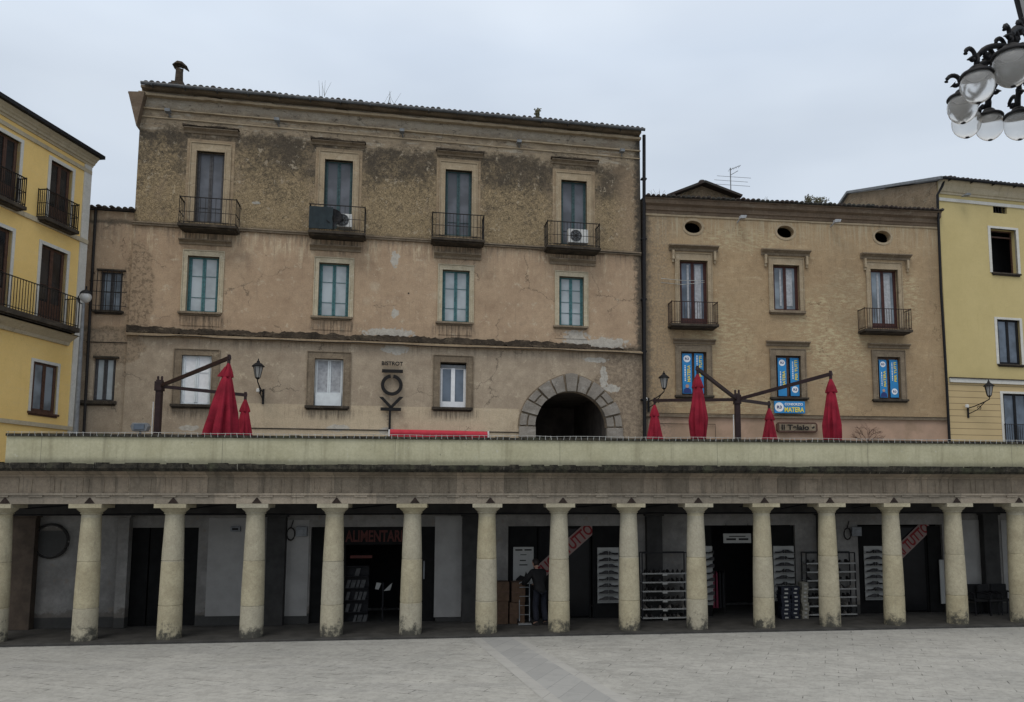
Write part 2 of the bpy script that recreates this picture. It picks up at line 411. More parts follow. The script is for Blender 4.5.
# ------------------------------------------------------------------ planes of the place
A = Frame(0, 21.2, math.atan(.115))                    # arcade front
TER = 4.35                                              # upper terrace level
FM = Frame(0, 31.0, math.atan(.2))                      # large decayed palazzo
FN = Frame(0, 31.3, math.atan(.132))                    # lower brown house
FX = Frame(0, 31.08, math.atan(.2))                     # narrow annex
ycx = at(82.5, 300, 27.3)
FL = Frame(ycx.x, ycx.y, math.atan2(1, .12))            # yellow house at the left
ycr = FN.world(FN.x(942, 300), -.12, 0)
FR = Frame(ycr.x, ycr.y, math.atan(.235))               # yellow house at the right

# ------------------------------------------------------------------ ground
n = NT('plaza_paving'); x, y, z = n.sep()
th = math.atan2(5.99, 2.03)      # joints follow the dark band
V = n.map(rot=(0, 0, R(18.7)))
ux, uy, uz = n.sep(V)
B = n.vec(ux, uy, 0)
br = n.brick(B, .62, .31, .007, (0, 0, 0), (1, 1, 1), (.4, .4, .4), off=.43)
ms = n.brick(B, .62, .31, .012, off=.43, out='Fac', smooth=.3)
f1 = n.noise(.25, 5, .6); f2 = n.noise(4, 6, .7); f3 = n.noise(60, 3, .6)
c = n.mix(br, (.28, .272, .25), (.37, .362, .335)); c = n.mix(.72, c, (.335, .33, .31))
c = n.mix(n.ss(f1, .35, .65), n.mix(.25, c, (.22, .225, .22)), c)
s_ = n.noise(1, 5, .6, v=n.map(rot=(0, 0, R(-4)), scale=(.12, .9, 1)))
c = n.mix(n.ss(s_, .5, .68, 0, .35), c, (.24, .24, .235))
c = n.mix(n.ss(f2, .6, .8, 0, .35), c, (.22, .215, .20))
brk = n.ss(n.noise(1.6, 5, .8), .50, .62)              # joints open only here and there
c = n.mix(n.M('MULTIPLY', ms, n.M('ADD', n.M('MULTIPLY', brk, .9), .10)), c, (.085, .083, .078))
c = n.mix(n.ss(n.noise(1, 5, .7, v=n.map(rot=(0, 0, R(12)), scale=(.35, 2.2, 1))), .56, .62, 0, .30), c, (.21, .205, .19))
spots = n.ss(n.voro(1.7), .012, .03, 1, 0)
c = n.mix(n.M('MULTIPLY', spots, .6), c, (.08, .08, .075))
c = n.grain(c, .12, 9)
M['plaza_paving'] = n.done(c, n.ss(f1, .3, .7, .55, .8), n.M('SUBTRACT', n.M('MULTIPLY', f2, .4), n.M('MULTIPLY', ms, brk)), .35, .01)
n = NT('band_paving'); V = n.map(rot=(0, 0, R(18.7))); ux, uy, uz = n.sep(V)
ms = n.brick(n.vec(uy, ux, 0), .9, .43, .008, off=.5, out='Fac'); br = n.brick(n.vec(uy, ux, 0), .9, .43, .008, (0,0,0), (1,1,1), (.4,.4,.4), off=.5)
c = n.mix(br, (.265, .266, .262), (.305, .305, .298)); c = n.mix(n.ss(n.noise(3, 6, .7), .5, .8, 0, .4), c, (.16, .165, .165))
c = n.mix(n.M('MULTIPLY', ms, .35), c, (.11, .115, .12))
M['band_paving'] = n.done(c, .7, n.noise(5, 5, .7), .15, .01)
n = NT('border_paving'); V = n.map(rot=(0, 0, R(18.7))); ux, uy, uz = n.sep(V)
ms = n.brick(n.vec(uy, ux, 0), .8, 5, .008, off=0, out='Fac')
c = n.mix(n.ss(n.noise(3, 6, .7), .4, .8), (.34, .335, .32), (.29, .287, .275)); c = n.mix(n.M('MULTIPLY', ms, .5), c, (.12, .12, .12))
M['border_paving'] = n.done(c, .75, n.noise(5, 5, .7), .15, .01)

g = MB(); g.quad((-400, -300, -.06), (400, -300, -.06), (400, 900, -.06), (-400, 900, -.06))
tag(g.build('plaza', M['plaza_paving']), kind='structure')
def gp(px, py):
    d = ray(px, py); k = -(CAMZ + .06) / d.z; return Vector((d.x * k, d.y * k))
def strip(pa, pb, pc, pd, mat, name, z):
    a, b, c_, d = gp(*pa), gp(*pb), gp(*pc), gp(*pd)
    def ext(p, q, k): return q + (q - p) * k
    b2 = ext(a, b, 2.5); d2 = ext(c_, d, 2.5)
    m = MB(); m.quad((a.x, a.y, z), (b2.x, b2.y, z), (d2.x, d2.y, z), (c_.x, c_.y, z))
    tag(m.build(name, mat), kind='structure')
strip((480, 637.5), (562.6, 702), (511, 637.2), (617, 702), M['band_paving'], 'path', -.056)
strip((470, 637.6), (546, 702), (480, 637.5), (562.6, 702), M['border_paving'], 'path_border', -.056)
strip((511, 637.2), (617, 702), (519, 637), (632, 702), M['border_paving'], 'path_border', -.056)

# terrace deck behind the arcade
t = MB(); t.box(-80, 70, 3.05, 60, TER - .5, TER)
M['terrace_paving'] = simple('terrace_paving', (.24, .23, .21), .85, .2, 1.5)
to = t.build('terrace_ground', M['terrace_paving'], loc=A.o, rot=(0, 0, A.th)); tag(to, kind='structure')

# ------------------------------------------------------------------ the arcade
arc = A.empty('arcade')
tag(arc, 'long stone colonnade with plain parapet along the paved square, shops inside', 'arcade')
XL, XR = A.x(-40, 500), A.x(1200, 500)
XP = A.x(5, 450)
zt = lambda py, t=0.0: A.z(560, py, t)
Z_arch, Z_tae, Z_fri, Z_cor0, Z_cor1, Z_par = zt(503.5), zt(495.3), zt(478), zt(471.5), zt(465.5, -.35), zt(440.3)
ZC = Z_arch
BACK = 2.3
# entablature
m = MB(); m.box(XL, XR, 0.0, .75, Z_arch, Z_tae); m.build('architrave', M['architrave_stone'], arc)
m = MB(); m.box(XL, XR, .02, .75, Z_tae + .05, Z_fri); m.build('frieze', M['frieze_stone'], arc)
m = MB(); m.box(XL, XR, -.05, .74, Z_tae, Z_tae + .05)
xx = XL
while xx < XR:
    m.box(xx, xx + .32, -.035, .05, Z_tae - .045, Z_tae - .002); xx += .78
m.build('taenia', M['architrave_stone'], arc)
m = MB()
m.prism_x([(.74, Z_fri), (-.02, Z_fri), (-.04, Z_fri + .05), (-.10, Z_fri + .06), (-.12, Z_fri + .06), (-.24, zt(472.6, -.38) - .002), (.74, zt(472.6, -.38) - .002)], XL, XR)
m.build('bed_moulding', M['frieze_stone'], arc)
m = MB(); q = random.Random(3); xx = XL
z0c = zt(472.6, -.38); Z_cor1 = zt(465.3, -.4)
while xx < XR:
    w = q.uniform(.12, .4); a = q.uniform(-.025, .02); b = q.uniform(-.03, .03)
    m.prism_x([(.3, z0c), (-.30 + b, z0c), (-.38 + b, z0c + .07), (-.40 + b, Z_cor1 + a), (.3, Z_cor1 + .03 + a)], xx, min(xx + w, XR)); xx += w
m.build('cornice', M['mossy_cornice'], arc)
q = random.Random(21); xx = XL; hf = zt(472.6, -.38)
while xx < XR:
    w = q.choice([.26, .34, .40, .52])
    m = MB()
    for a_ in (xx, xx + w): m.box(a_, a_ + .022, .002, .05, Z_tae + .075, Z_fri - .03)
    m.box(xx + .01, xx + w + .01, .0025, .05, Z_fri - .055, Z_fri - .031); m.build('frieze_panel', M['frieze_stone'], arc); xx += w + q.choice([.02, .14, .3, .42])
# parapet wall, coping
m = MB(); m.box(XP, XR, .02, .30, Z_cor0 + .02, Z_par); m.build('parapet', M['parapet_plaster'], arc, bevel=.015)
m = MB(); q = random.Random(9); xx = XP
while xx < XR:
    w = q.uniform(.25, .6); h = q.uniform(.012, .05)
    m.box(xx, min(xx + w, XR), -.025, .33, Z_par, Z_par + .05 + h * .5); xx += w + q.choice([0, 0, .01])
m.build('coping', M['mossy_cornice'], arc)
m = MB(); q = random.Random(4)
zw = Z_par + .105
m.tube([(XP + i * (XR - XP) / 60, .0, zw + q.uniform(-.012, .012)) for i in range(61)], .006, 5)
xx = XP + .05
while xx < XR:
    m.tube([(xx, -.035, Z_par + .0), (xx + q.uniform(-.03, .03), -.03, zw + .01)], .007, 4); xx += .16
M['wire_white'] = simple('wire_white', (.36, .36, .34), .5, .3, 5)
m.build('wire_fence', M['wire_white'], arc)
# roof slab / ceiling, floor, back wall with shop openings
m = MB(); m.box(XL, XR, .75, BACK + .8, Z_arch + .12, TER - .02)
xx = XL
m.build('ceiling', M['ceiling'], arc)
m = MB()
for px in (133, 214, 296, 374, 450, 525, 595, 665, 730, 796, 861, 924, 984):
    xb = A.x(px, 503, .3); m.box(xb - .07, xb + .07, .75, BACK, Z_arch - .0, Z_arch + .119)
m.build('ceiling_beam', M['ceiling'], arc)
m = MB(); m.box(XL, XR, -.12, BACK + 2.5, -.25, 0.0); m.build('floor', M['arcade_floor'], arc, bevel=.01)
ZB = lambda px, py: A.z(px, py, BACK)
XB = lambda px, py=570: A.x(px, py, BACK)
ztop = ZB(560, 526)
openings = [(128, 197), (310, 436), (508, 622), (704, 796), (859, 944)]
ops = [(XB(a), XB(b)) for a, b in openings]
m = MB(); xs = [XL] + [v for o in ops for v in o] + [XR]
for i in range(0, len(xs), 2): m.box(xs[i], xs[i+1], BACK, BACK + .35, 0, ztop)
m.box(XL, XR, BACK, BACK + .35, ztop, Z_arch + .12)
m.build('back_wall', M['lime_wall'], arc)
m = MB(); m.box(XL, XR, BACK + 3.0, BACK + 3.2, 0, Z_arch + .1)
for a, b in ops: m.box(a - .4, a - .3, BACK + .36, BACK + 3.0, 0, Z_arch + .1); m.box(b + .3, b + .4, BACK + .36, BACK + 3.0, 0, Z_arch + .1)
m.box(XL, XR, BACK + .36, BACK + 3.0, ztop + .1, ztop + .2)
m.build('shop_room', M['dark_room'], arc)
m = MB(); m.box(XL, XR, BACK - .4, BACK, zt(514.5, BACK - .4), Z_arch + .119); m.build('darkening_band', simple('band_dark', (.045, .042, .04), .9, .3, 2), arc)  # added dark box, darkens the back wall's top and casts shade
# inner pilasters with capitals
for px, w, mt in ((20, .66, 'pier_brown'), (122, .28, 'lime_wall'), (275, .5, 'pilaster_grey'), (470.5, .46, 'pilaster_grey'), (655, .46, 'pilaster_grey'), (828, .46, 'pilaster_grey'), (993, .5, 'pilaster_grey')):
    xc = A.x(px, 560, BACK - .25); m = MB(); d = .25
    m.box(xc - w/2, xc + w/2, BACK - d, BACK, 0, zt(516, BACK))
    zc = zt(516, BACK)
    m.box(xc - w/2 - .05, xc + w/2 + .05, BACK - d - .05, BACK, zc, zc + .07)
    m.box(xc - w/2 - .12, xc + w/2 + .12, BACK - d - .12, BACK, zc + .07, zc + .16)
    m.box(xc - w/2 - .02, xc + w/2 + .02, BACK - d - .02, BACK, zc + .16, Z_arch + .11)
    m.build('pilaster', M[mt], arc, bevel=.012)
# columns
col_px = [-2, 88, 172, 253.5, 333, 411.5, 486.5, 559, 629, 696.5, 763, 828.5, 893, 955.5, 1019, 1078, 1134]
CH = ZC
R0, R1 = .288, .222
def column_mesh(seed):
    q = random.Random(seed); m = MB(); pr = []
    ab = .105; ech = .155; top = CH - ab - ech
    joints = [j + q.uniform(-.03, .03) for j in (.79, 1.89)]
    zs = sorted(set([0, .02] + [i * top / 18 for i in range(1, 19)]))
    for z in zs:
        t = z / top; r = R0 + (R1 - R0) * t + .012 * math.sin(math.pi * t)
        for j in joints:
            pass
        pr.append((r, z))
    out = []
    for r, z in pr: out.append((r, z))
    for j in joints:
        t = j / top; r = R0 + (R1 - R0) * t + .012 * math.sin(math.pi * t)
        out = [p for p in out if abs(p[1] - j) > .03] + [(r, j - .012), (r - .014, j - .004), (r - .014, j + .004), (r - q.uniform(0, .006), j + .012)]
    out.sort(key=lambda p: p[1])
    ph = q.uniform(0, 6)
    m.lathe(out, 36, mod=lambda t, z: 1 + .006 * math.sin(3 * t + ph + z * 2) + .004 * math.sin(7 * t + z * 5 + ph))
    return m, top
for i, px in enumerate(col_px):
    xc = A.x(px, 575, .36)
    m, top = column_mesh(i)
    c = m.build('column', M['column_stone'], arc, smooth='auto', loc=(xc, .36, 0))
    k = MB(); k.lathe([(R1 + .005, top), (R1 + .03, top + .012), (R1 + .03, top + .03), (R1 + .015, top + .035), (R1 + .05, top + .07), (R1 + .10, top + .115), (R1 + .12, top + .145), (R1 + .12, top + .155)], 36)
    a = .385; k.box(-a, a, -a, a, top + .155, CH - .002)
    k.build('capital', M['column_stone'], c, smooth='auto', bevel=.008)
for px in (5, 89.6, 173.3, 256.9, 336.6, 415, 490.4, 563, 631.5, 698.3, 764.5, 830, 894, 956.7, 1019):
    xc = A.x(px, 501, 0); v = MB(); s_ = .12; zb = Z_arch + .015
    v.prism([(xc - s_, zb), (xc + s_, zb), (xc + .012, zb + .14), (xc - .012, zb + .14)], -.012, .05)
    v.build('vent', M['vent_dark'], arc)
# cables under the ceiling
m = MB(); q = random.Random(12)
for zz, yy in ((zt(513, 1.6), 1.6),):
    pts = []; X = XL
    while X < XR: pts.append((X, yy, zz - q.uniform(0, .03))); X += 1.1
    m.tube(pts, .02, 5)
for px in (60, 215, 380, 600, 660, 760, 800, 870, 960):
    X = A.x(px, 510, 1.2); m.tube([(X - .7, .9, Z_arch - .12 + q.uniform(-.05, .05)), (X, 1.2, Z_arch - .06), (X + .9, 1.4, Z_arch + .06)], .018, 5)
m.build('cable', M['black_metal'], arc)

# ------------------------------------------------------------------ wall kit
def wall_mesh(x0, x1, z0, z1, holes, reveal=.28, back=7.0, ovals=(), arch=None, sides=True):
    m = MB(); rects = list(holes)
    ovr = []
    for (cx, cz, rx, rz) in ovals:
        r = (cx - rx - .06, cx + rx + .06, cz - rz - .06, cz + rz + .06); ovr.append(r)
    allr = rects + ovr
    if arch:
        ax, ar, azs, ary = arch; allr = allr + [(ax - ar, ax + ar, z0, azs), (ax - ar - .06, ax + ar + .06, azs, azs + ary + .06)]
    xs = sorted(set([x0, x1] + [v for r in allr for v in r[:2]])); zs = sorted(set([z0, z1] + [v for r in allr for v in r[2:]]))
    for i in range(len(xs) - 1):
        for j in range(len(zs) - 1):
            cx, cz = (xs[i] + xs[i+1]) / 2, (zs[j] + zs[j+1]) / 2
            if any(r[0] < cx < r[1] and r[2] < cz < r[3] for r in allr): continue
            m.quad((xs[i], 0, zs[j]), (xs[i+1], 0, zs[j]), (xs[i+1], 0, zs[j+1]), (xs[i], 0, zs[j+1]))
    for (a, b, c, d) in rects:
        m.quad((a, 0, c), (a, 0, d), (a, reveal, d), (a, reveal, c)); m.quad((b, 0, c), (b, 0, d), (b, reveal, d), (b, reveal, c))
        m.quad((a, 0, c), (b, 0, c), (b, reveal, c), (a, reveal, c)); m.quad((a, 0, d), (b, 0, d), (b, reveal, d), (a, reveal, d))
    def fan(cx, cz, rx, rz, r, a0, a1, n):
        ang = [a0 + (a1 - a0) * i / n for i in range(n + 1)]
        for (qx, qz) in ((r[0], r[2]), (r[1], r[2]), (r[1], r[3]), (r[0], r[3])):
            t = math.atan2(qz - cz, qx - cx) % (2 * math.pi)
            if a0 < t < a1: ang.append(t)
        ang = sorted(set(ang)); inn = []; out = []
        for t in ang:
            c_, s_ = math.cos(t), math.sin(t); k = 1 / math.sqrt((c_ / rx) ** 2 + (s_ / rz) ** 2)
            inn.append((cx + c_ * k, cz + s_ * k)); kk = 1e9
            if c_ > 1e-9: kk = min(kk, (r[1] - cx) / c_)
            if c_ < -1e-9: kk = min(kk, (r[0] - cx) / c_)
            if s_ > 1e-9: kk = min(kk, (r[3] - cz) / s_)
            if s_ < -1e-9: kk = min(kk, (r[2] - cz) / s_)
            out.append((cx + c_ * kk, cz + s_ * kk))
        for i in range(len(ang) - 1):
            p, q_, u, w = inn[i], inn[i+1], out[i+1], out[i]
            m.quad((p[0], 0, p[1]), (q_[0], 0, q_[1]), (u[0], 0, u[1]), (w[0], 0, w[1]))
            m.quad((p[0], 0, p[1]), (q_[0], 0, q_[1]), (q_[0], reveal, q_[1]), (p[0], reveal, p[1]))
    for (cx, cz, rx, rz), r in zip(ovals, ovr): fan(cx, cz, rx, rz, r, 0, 2 * math.pi, 28)
    if arch:
        r = (ax - ar - .06, ax + ar + .06, azs, azs + ary + .06)
        fan(ax, azs, ar, ary, r, 0, math.pi, 28)
    if sides:
        m.quad((x0, 0, z0), (x0, back, z0), (x0, back, z1), (x0, 0, z1)); m.quad((x1, 0, z0), (x1, back, z0), (x1, back, z1), (x1, 0, z1))
        m.quad((x0, back, z0), (x1, back, z0), (x1, back, z1), (x0, back, z1)); m.quad((x0, 0, z1), (x1, 0, z1), (x1, back, z1), (x0, back, z1))
    return m
def build_wall(m, mat, parent, back_y=.5, x0=0, x1=0, z0=0, z1=0):
    # normals: keep each sheet double sided, no recalculation trouble
    o = m.build('wall', mat, parent)
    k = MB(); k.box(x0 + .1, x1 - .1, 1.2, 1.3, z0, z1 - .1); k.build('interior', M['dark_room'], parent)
    return o

def sash(parent, r, fmat, pmat, y=.16, leaves=2, rails=(.5,), fw=.06, door=False, open_gap=0, name=None, panel=None, ajar=0):
    x0, x1, z0, z1 = r
    f = MB(); fw2 = fw * 1.1
    f.box(x0, x0 + fw, y, y + .07, z0, z1); f.box(x1 - fw, x1, y, y + .07, z0, z1)
    f.box(x0 + fw, x1 - fw, y, y + .07, z1 - fw, z1); f.box(x0 + fw, x1 - fw, y, y + .07, z0, z0 + fw * (1.6 if not door else 2))
    w = (x1 - x0 - 2 * fw) / leaves
    for i in range(leaves):
        a = x0 + fw + i * w; b = a + w; s = .045
        s = .06; f.box(a + .004, a + s, y - .02, y + .045, z0 + fw * 1.6 + .003, z1 - fw - .003); f.box(b - s, b - .004, y - .02, y + .045, z0 + fw * 1.6 + .003, z1 - fw - .003)
        for h in rails:
            zz = z0 + (z1 - z0) * h; f.box(a + s, b - s, y - .012, y + .04, zz - .007, zz + .007)
    root = f.build(name or ('door' if door else 'window'), M[fmat], parent)
    for i in range(leaves):
        a = x0 + fw + i * w; b = a + w
        p = MB(); p.box(a + .045, b - .045, y + .012, y + .022, z0 + fw * 1.6, z1 - fw); p.build('pane', M[pmat], root)
    if door and panel:
        p = MB()
        for i in range(leaves):
            a = x0 + fw + i * w; b = a + w
            p.box(a + .045, b - .045, y - .015, y + .035, z0 + fw * 1.6, z0 + (z1 - z0) * panel)
        p.build('kick_panel', M[fmat], root)
    return root
def shutters(parent, r, mat, y=.1, name='window', fmat=None):
    x0, x1, z0, z1 = r; m = MB(); c = (x0 + x1) / 2
    for a, b in ((x0 + .01, c - .008), (c + .008, x1 - .01)):
        s = .07; m.box(a, a + s, y, y + .045, z0 + .01, z1 - .01); m.box(b - s, b, y, y + .045, z0 + .01, z1 - .01)
        m.box(a + s, b - s, y, y + .045, z1 - .01 - s, z1 - .01); m.box(a + s, b - s, y, y + .045, z0 + .01, z0 + .01 + s * 1.5)
        zm = z0 + (z1 - z0) * .42; m.box(a + s, b - s, y, y + .045, zm - .04, zm + .04)
        m.box(a + s, b - s, y + .018, y + .03, z0 + .01, z1 - .01)
    return m.build(name, M[mat], parent)
def surround(root, r, mat, w=.16, top=.18, y=-.035, yin=.0, bot=0, ears=0, name='surround', inner=True):
    x0, x1, z0, z1 = r; m = MB()
    m.box(x0 - w, x0, y, yin + .1, z0 - bot, z1 + top); m.box(x1, x1 + w, y, yin + .1, z0 - bot, z1 + top)
    m.box(x0, x1, y, yin + .1, z1, z1 + top)
    fo = .035
    if inner: m.box(x0 - w - fo, x0 - w, y - .03, .05, z0 - bot, z1 + top + fo); m.box(x1 + w, x1 + w + fo, y - .03, .05, z0 - bot, z1 + top + fo); m.box(x0 - w, x1 + w, y - .03, .05, z1 + top + .001, z1 + top + fo)
    if ears: m.box(x0 - w - ears, x1 + w + ears, y - .02, .05, z1 + top + .002, z1 + top + .05)
    if inner:
        s = .045
        m.box(x0 - s, x0 + .0, y - .022, y + .01, z0 - bot, z1 + s); m.box(x1, x1 + s, y - .022, y + .01, z0 - bot, z1 + s); m.box(x0, x1, y - .022, y + .01, z1 + .001, z1 + s)
    return m.build(name, M[mat], root, bevel=.008)
def sill(root, x0, x1, z, mat, h=.09, d=.16, name='sill'):
    m = MB(); m.box(x0, x1, -d, .12, z - h, z); m.box(x0 + .05, x1 - .05, -d * .5, .1, z - h - .05, z - h - .001)
    return m.build(name, M[mat], root, bevel=.01)
def hood(root, x0, x1, z0, z1, mat, d=.22, rag=0, seed=1):
    m = MB(); h = z1 - z0
    m.prism_x([(.0, z0), (-.05, z0), (-.07, z0 + h*.35), (-d * .8, z0 + h*.6), (-d, z0 + h*.66), (-d, z0 + h*.85), (0, z1)], x0, x1)
    if rag: ragged_strip(m, x0 - .03, x1 + .03, -d - .02, 0, z1 - .06, z1 + .05, rag, .11, seed)
    return m.build('hood', M[mat], root, bevel=.006)
def balcony(bld, x0, x1, zslab, ztop_, rail, dep=.75, mat='slab_dark', bar=.011, step=.115, thick=.10, belly=0, sides=True, imat='iron', corbel=False, cross=()):
    m = MB(); m.box(x0, x1, -dep, 0.0, zslab - thick, zslab)
    m.box(x0 + .08, x1 - .08, -dep + .1, 0.0, zslab - thick - .045, zslab - thick - .001)
    if corbel: m.box(x0 + .16, x1 - .16, -dep * .45, 0, zslab - thick - .13, zslab - thick - .062)
    b = m.build('balcony', M[mat], bld, bevel=.012)
    r = MB(); y = -dep + .05
    a, c = x0 + .04, x1 - .04
    def run(p, q_):
        L = (Vector(q_) - Vector(p)).length; k = max(2, int(L / step))
        for i in range(k + 1):
            t = i / k; X = p[0] + (q_[0] - p[0]) * t; Y = p[1] + (q_[1] - p[1]) * t
            big = i in (0, k)
            if belly and not big:
                ox = 0; oy = -belly
                r.tube([(X, Y, zslab), (X, Y + oy * .9, zslab + (rail) * .18), (X, Y + oy, zslab + rail * .35), (X, Y, zslab + rail * .75), (X, Y, zslab + rail)], bar, 4)
            else: r.bar((X, Y, zslab), (X, Y, zslab + rail + (.04 if big else 0)), bar * (2.6 if big else 1.8))
        r.bar((p[0], p[1], zslab + rail), (q_[0], q_[1], zslab + rail), .045, .022)
        r.bar((p[0], p[1], zslab + .07), (q_[0], q_[1], zslab + .07), .022, .018)
        for h in cross: r.bar((p[0], p[1], zslab + rail * h), (q_[0], q_[1], zslab + rail * h), .022, .016)
    run((a, y, 0), (c, y, 0)); run((a, y, 0), (a, -.01, 0)); run((c, y, 0), (c, -.01, 0))
    r.build('railing', M[imat], b)
    return b
def tile_roof(bld, x0, x1, z, over=.45, slope=.27, depth=8, mat='roof_tiles', pitch=.21, seed=1, gutter=True, gm='gutter_metal'):
    q = random.Random(seed); m = MB()
    m.add([(x0, -over, z), (x1, -over, z), (x1, depth, z + slope * (depth + over)), (x0, depth, z + slope * (depth + over)),
           (x0, -over, z + .04), (x1, -over, z + .04), (x1, depth, z + .04 + slope * (depth + over)), (x0, depth, z + .04 + slope * (depth + over))],
          [(0,1,2,3),(4,5,6,7),(0,1,5,4),(1,2,6,5),(2,3,7,6),(3,0,4,7)])
    X = x0 + pitch / 2
    while X < x1:
        r = .085 * q.uniform(.85, 1.12); o = q.uniform(-.05, .03); dz = q.uniform(-.012, .018)
        # one curved tile run with its open end at the eave
        vs = []; fs = []; N = 7
        for (yy, rr) in ((-over - .07 + o, r), (-over + .5 + o, r * .82), (-over + .5 + o + .001, r * 1.0), (depth * .5, r * .85)):
            for k in range(N):
                t = math.pi * k / (N - 1); vs.append((X + rr * math.cos(t), yy, z + dz + .03 + slope * (yy + over) + rr * math.sin(t) * .95))
        for i in range(3):
            for k in range(N - 1): fs.append((i*N+k, i*N+k+1, (i+1)*N+k+1, (i+1)*N+k))
        fs.append(tuple(range(N)))
        m.add(vs, fs); X += pitch * q.uniform(.96, 1.04)
    ro = m.build('roof', M[mat], bld)
    if gutter:
        g_ = MB(); g_.tube([(x0 - .05, -over - .08, z - .03), (x1 + .05, -over - .08, z - .03)], .065, 8)
        X = x0 + .3
        while X < x1: g_.box(X, X + .03, -over - .15, -over + .1, z - .11, z + .0); X += 1.1
        g_.build('gutter', M[gm], bld, smooth='auto')
    return ro

# ---- wall materials that need positions on the facade
zM = lambda px, py: FM.z(px, py); xM = lambda px, py: FM.x(px, py)
zs1 = FM.z(400, 239.5); zs2 = FM.z(400, 341); zs3 = FM.z(400, 406.5); ztopM = FM.z(400, 123)
n = NT('decayed_plaster'); x, y, z = n.sep()
f0 = n.noise(.35, 5, .6); f1 = n.noise(1.6, 6, .65); f2 = n.noise(7, 6, .72, dist=.4); f3 = n.noise(26, 4, .7)
base = n.mix(n.ss(f0, .3, .7), (.36, .257, .17), (.435, .318, .213))
base = n.mix(n.ss(f1, .45, .7, 0, .55), base, (.275, .19, .125))
pale = n.M('MULTIPLY', n.ss(n.noise(1, 6, .7, v=n.map(scale=(4.5, 1, .9))), .5, .66), n.ss(n.M('ADD', z, n.M('MULTIPLY', f1, 2.0)), zs1 - .9, zs1 + .9))
base = n.mix(n.M('MULTIPLY', pale, .85), base, (.56, .46, .32))
base = n.mix(n.ss(n.voro(.55, v=n.map(loc=(3, 0, 1))), .06, .16, .45, 0), base, (.50, .42, .31))
# lower storey is greyer
base = n.mix(n.ss(z, zs2 - .05, zs2 + .05, 1, 0), base, n.mix(n.ss(f1, .35, .65), (.315, .252, .185), (.39, .318, .235)))
# repainted strip low down
lp = n.M('MULTIPLY', n.ss(z, zs3 - .015, zs3 + .015, 1, 0), n.M('MULTIPLY', n.ss(x, xM(236, 415) - .01, xM(236, 415) + .01), n.ss(x, xM(519, 415) - .01, xM(519, 415) + .01, 1, 0)))
base = n.mix(lp, base, n.mix(n.ss(f0, .4, .6), (.50, .41, .29), (.46, .375, .265)))
# rain streaks under the string courses
stk = n.noise(1, 5, .7, v=n.map(scale=(11, 1, .6)))
for zc, ln in ((zs1, 1.0), (zs2 - .1, .8)):
    mk = n.M('MULTIPLY', n.ss(z, zc - ln, zc, 0, 1), n.ss(z, zc, zc + .03, 1, 0))
    base = n.mix(n.M('MULTIPLY', n.M('MULTIPLY', mk, n.ss(stk, .45, .7)), .7), base, (.14, .11, .085))
# upper storey: render gone rough and black with lichen, cleaner lime round the doors
upm = n.M('MULTIPLY', n.ss(z, zs1 - .03, zs1 + .05), n.ss(x, xM(128, 330) - .05, xM(128, 330)))
gr = n.ss(n.M('ADD', n.M('MULTIPLY', f2, .35), n.M('MULTIPLY', n.noise(16, 6, .9, dist=.8), .80)), .53, .66)
gr = n.M('MULTIPLY', gr, n.ss(n.noise(38, 4, .75), .36, .56, .45, 1))
up = n.mix(n.ss(f3, .3, .7), (.28, .205, .118), (.43, .33, .195))
dk = n.ss(z, zs1 + .2, ztopM + .3)
grd = n.ss(n.M('ADD', f1, n.M('MULTIPLY', dk, .28)), .36, .70, .30, 1)
up = n.mix(n.M('MULTIPLY', gr, grd), up, (.045, .037, .029))
up = n.mix(n.M('MULTIPLY', n.ss(n.M('ADD', n.M('ADD', n.M('MULTIPLY', n.noise(.9, 5, .7), .8), n.M('MULTIPLY', f2, .25)), n.M('MULTIPLY', dk, .42)), .58, .86), .84), up, (.062, .052, .042))
up = n.mix(n.M('MULTIPLY', n.ss(n.noise(34, 3, .7), .56, .64), .55), up, (.035, .028, .022))
up = n.mix(n.ss(n.noise(1.7, 6, .85), .60, .66, 0, .55), up, (.40, .34, .25))
clean = 0
for (a, b) in ((178, 246), (303, 368), (431, 486), (545, 603)):
    d0, d1 = xM(a, 190) , xM(b, 190)
    xw = n.M('ADD', x, n.M('MULTIPLY', n.M('SUBTRACT', n.noise(2.2, 5, .7), .5), 1.0))
    q_ = n.M('MULTIPLY', n.ss(xw, d0 - .1, d0 + .3), n.ss(xw, d1 - .3, d1 + .1, 1, 0))
    up = n.mix(n.M('MULTIPLY', n.M('MULTIPLY', q_, n.ss(n.noise(3, 5, .7), .42, .6)), .5), up, (.33, .25, .165))
xr = n.M('ADD', x, n.M('MULTIPLY', f1, 1.5)); 
up = n.mix(n.ss(xr, xM(622, 200) , xM(640, 200) + .4, 0, .7), up, (.34, .25, .165))
zf = FM.z(400, 150)    # frieze below the eaves, smoother
fr = n.mix(n.ss(f1, .35, .7), (.36, .285, .195), (.25, .195, .135)); fr = n.mix(n.ss(n.noise(1, 6, .7, v=n.map(scale=(1.5, 1, 6))), .52, .7, 0, .6), fr, (.11, .09, .07))
fr = n.mix(n.ss(n.M('ADD', z, n.M('MULTIPLY', f2, .5)), ztopM - .1, ztopM + .25, 0, .45), fr, (.44, .41, .35))
fr = n.mix(n.ss(n.noise(1, 6, .8, v=n.map(scale=(.8, 1, 3.5))), .53, .60, 0, .75), fr, n.mix(f2, (.50, .46, .38), (.36, .31, .24)))
fr = n.mix(n.ss(n.noise(1, 6, .8, v=n.map(scale=(2.2, 1, 5), loc=(7, 0, 3))), .55, .62, 0, .8), fr, (.075, .06, .045))
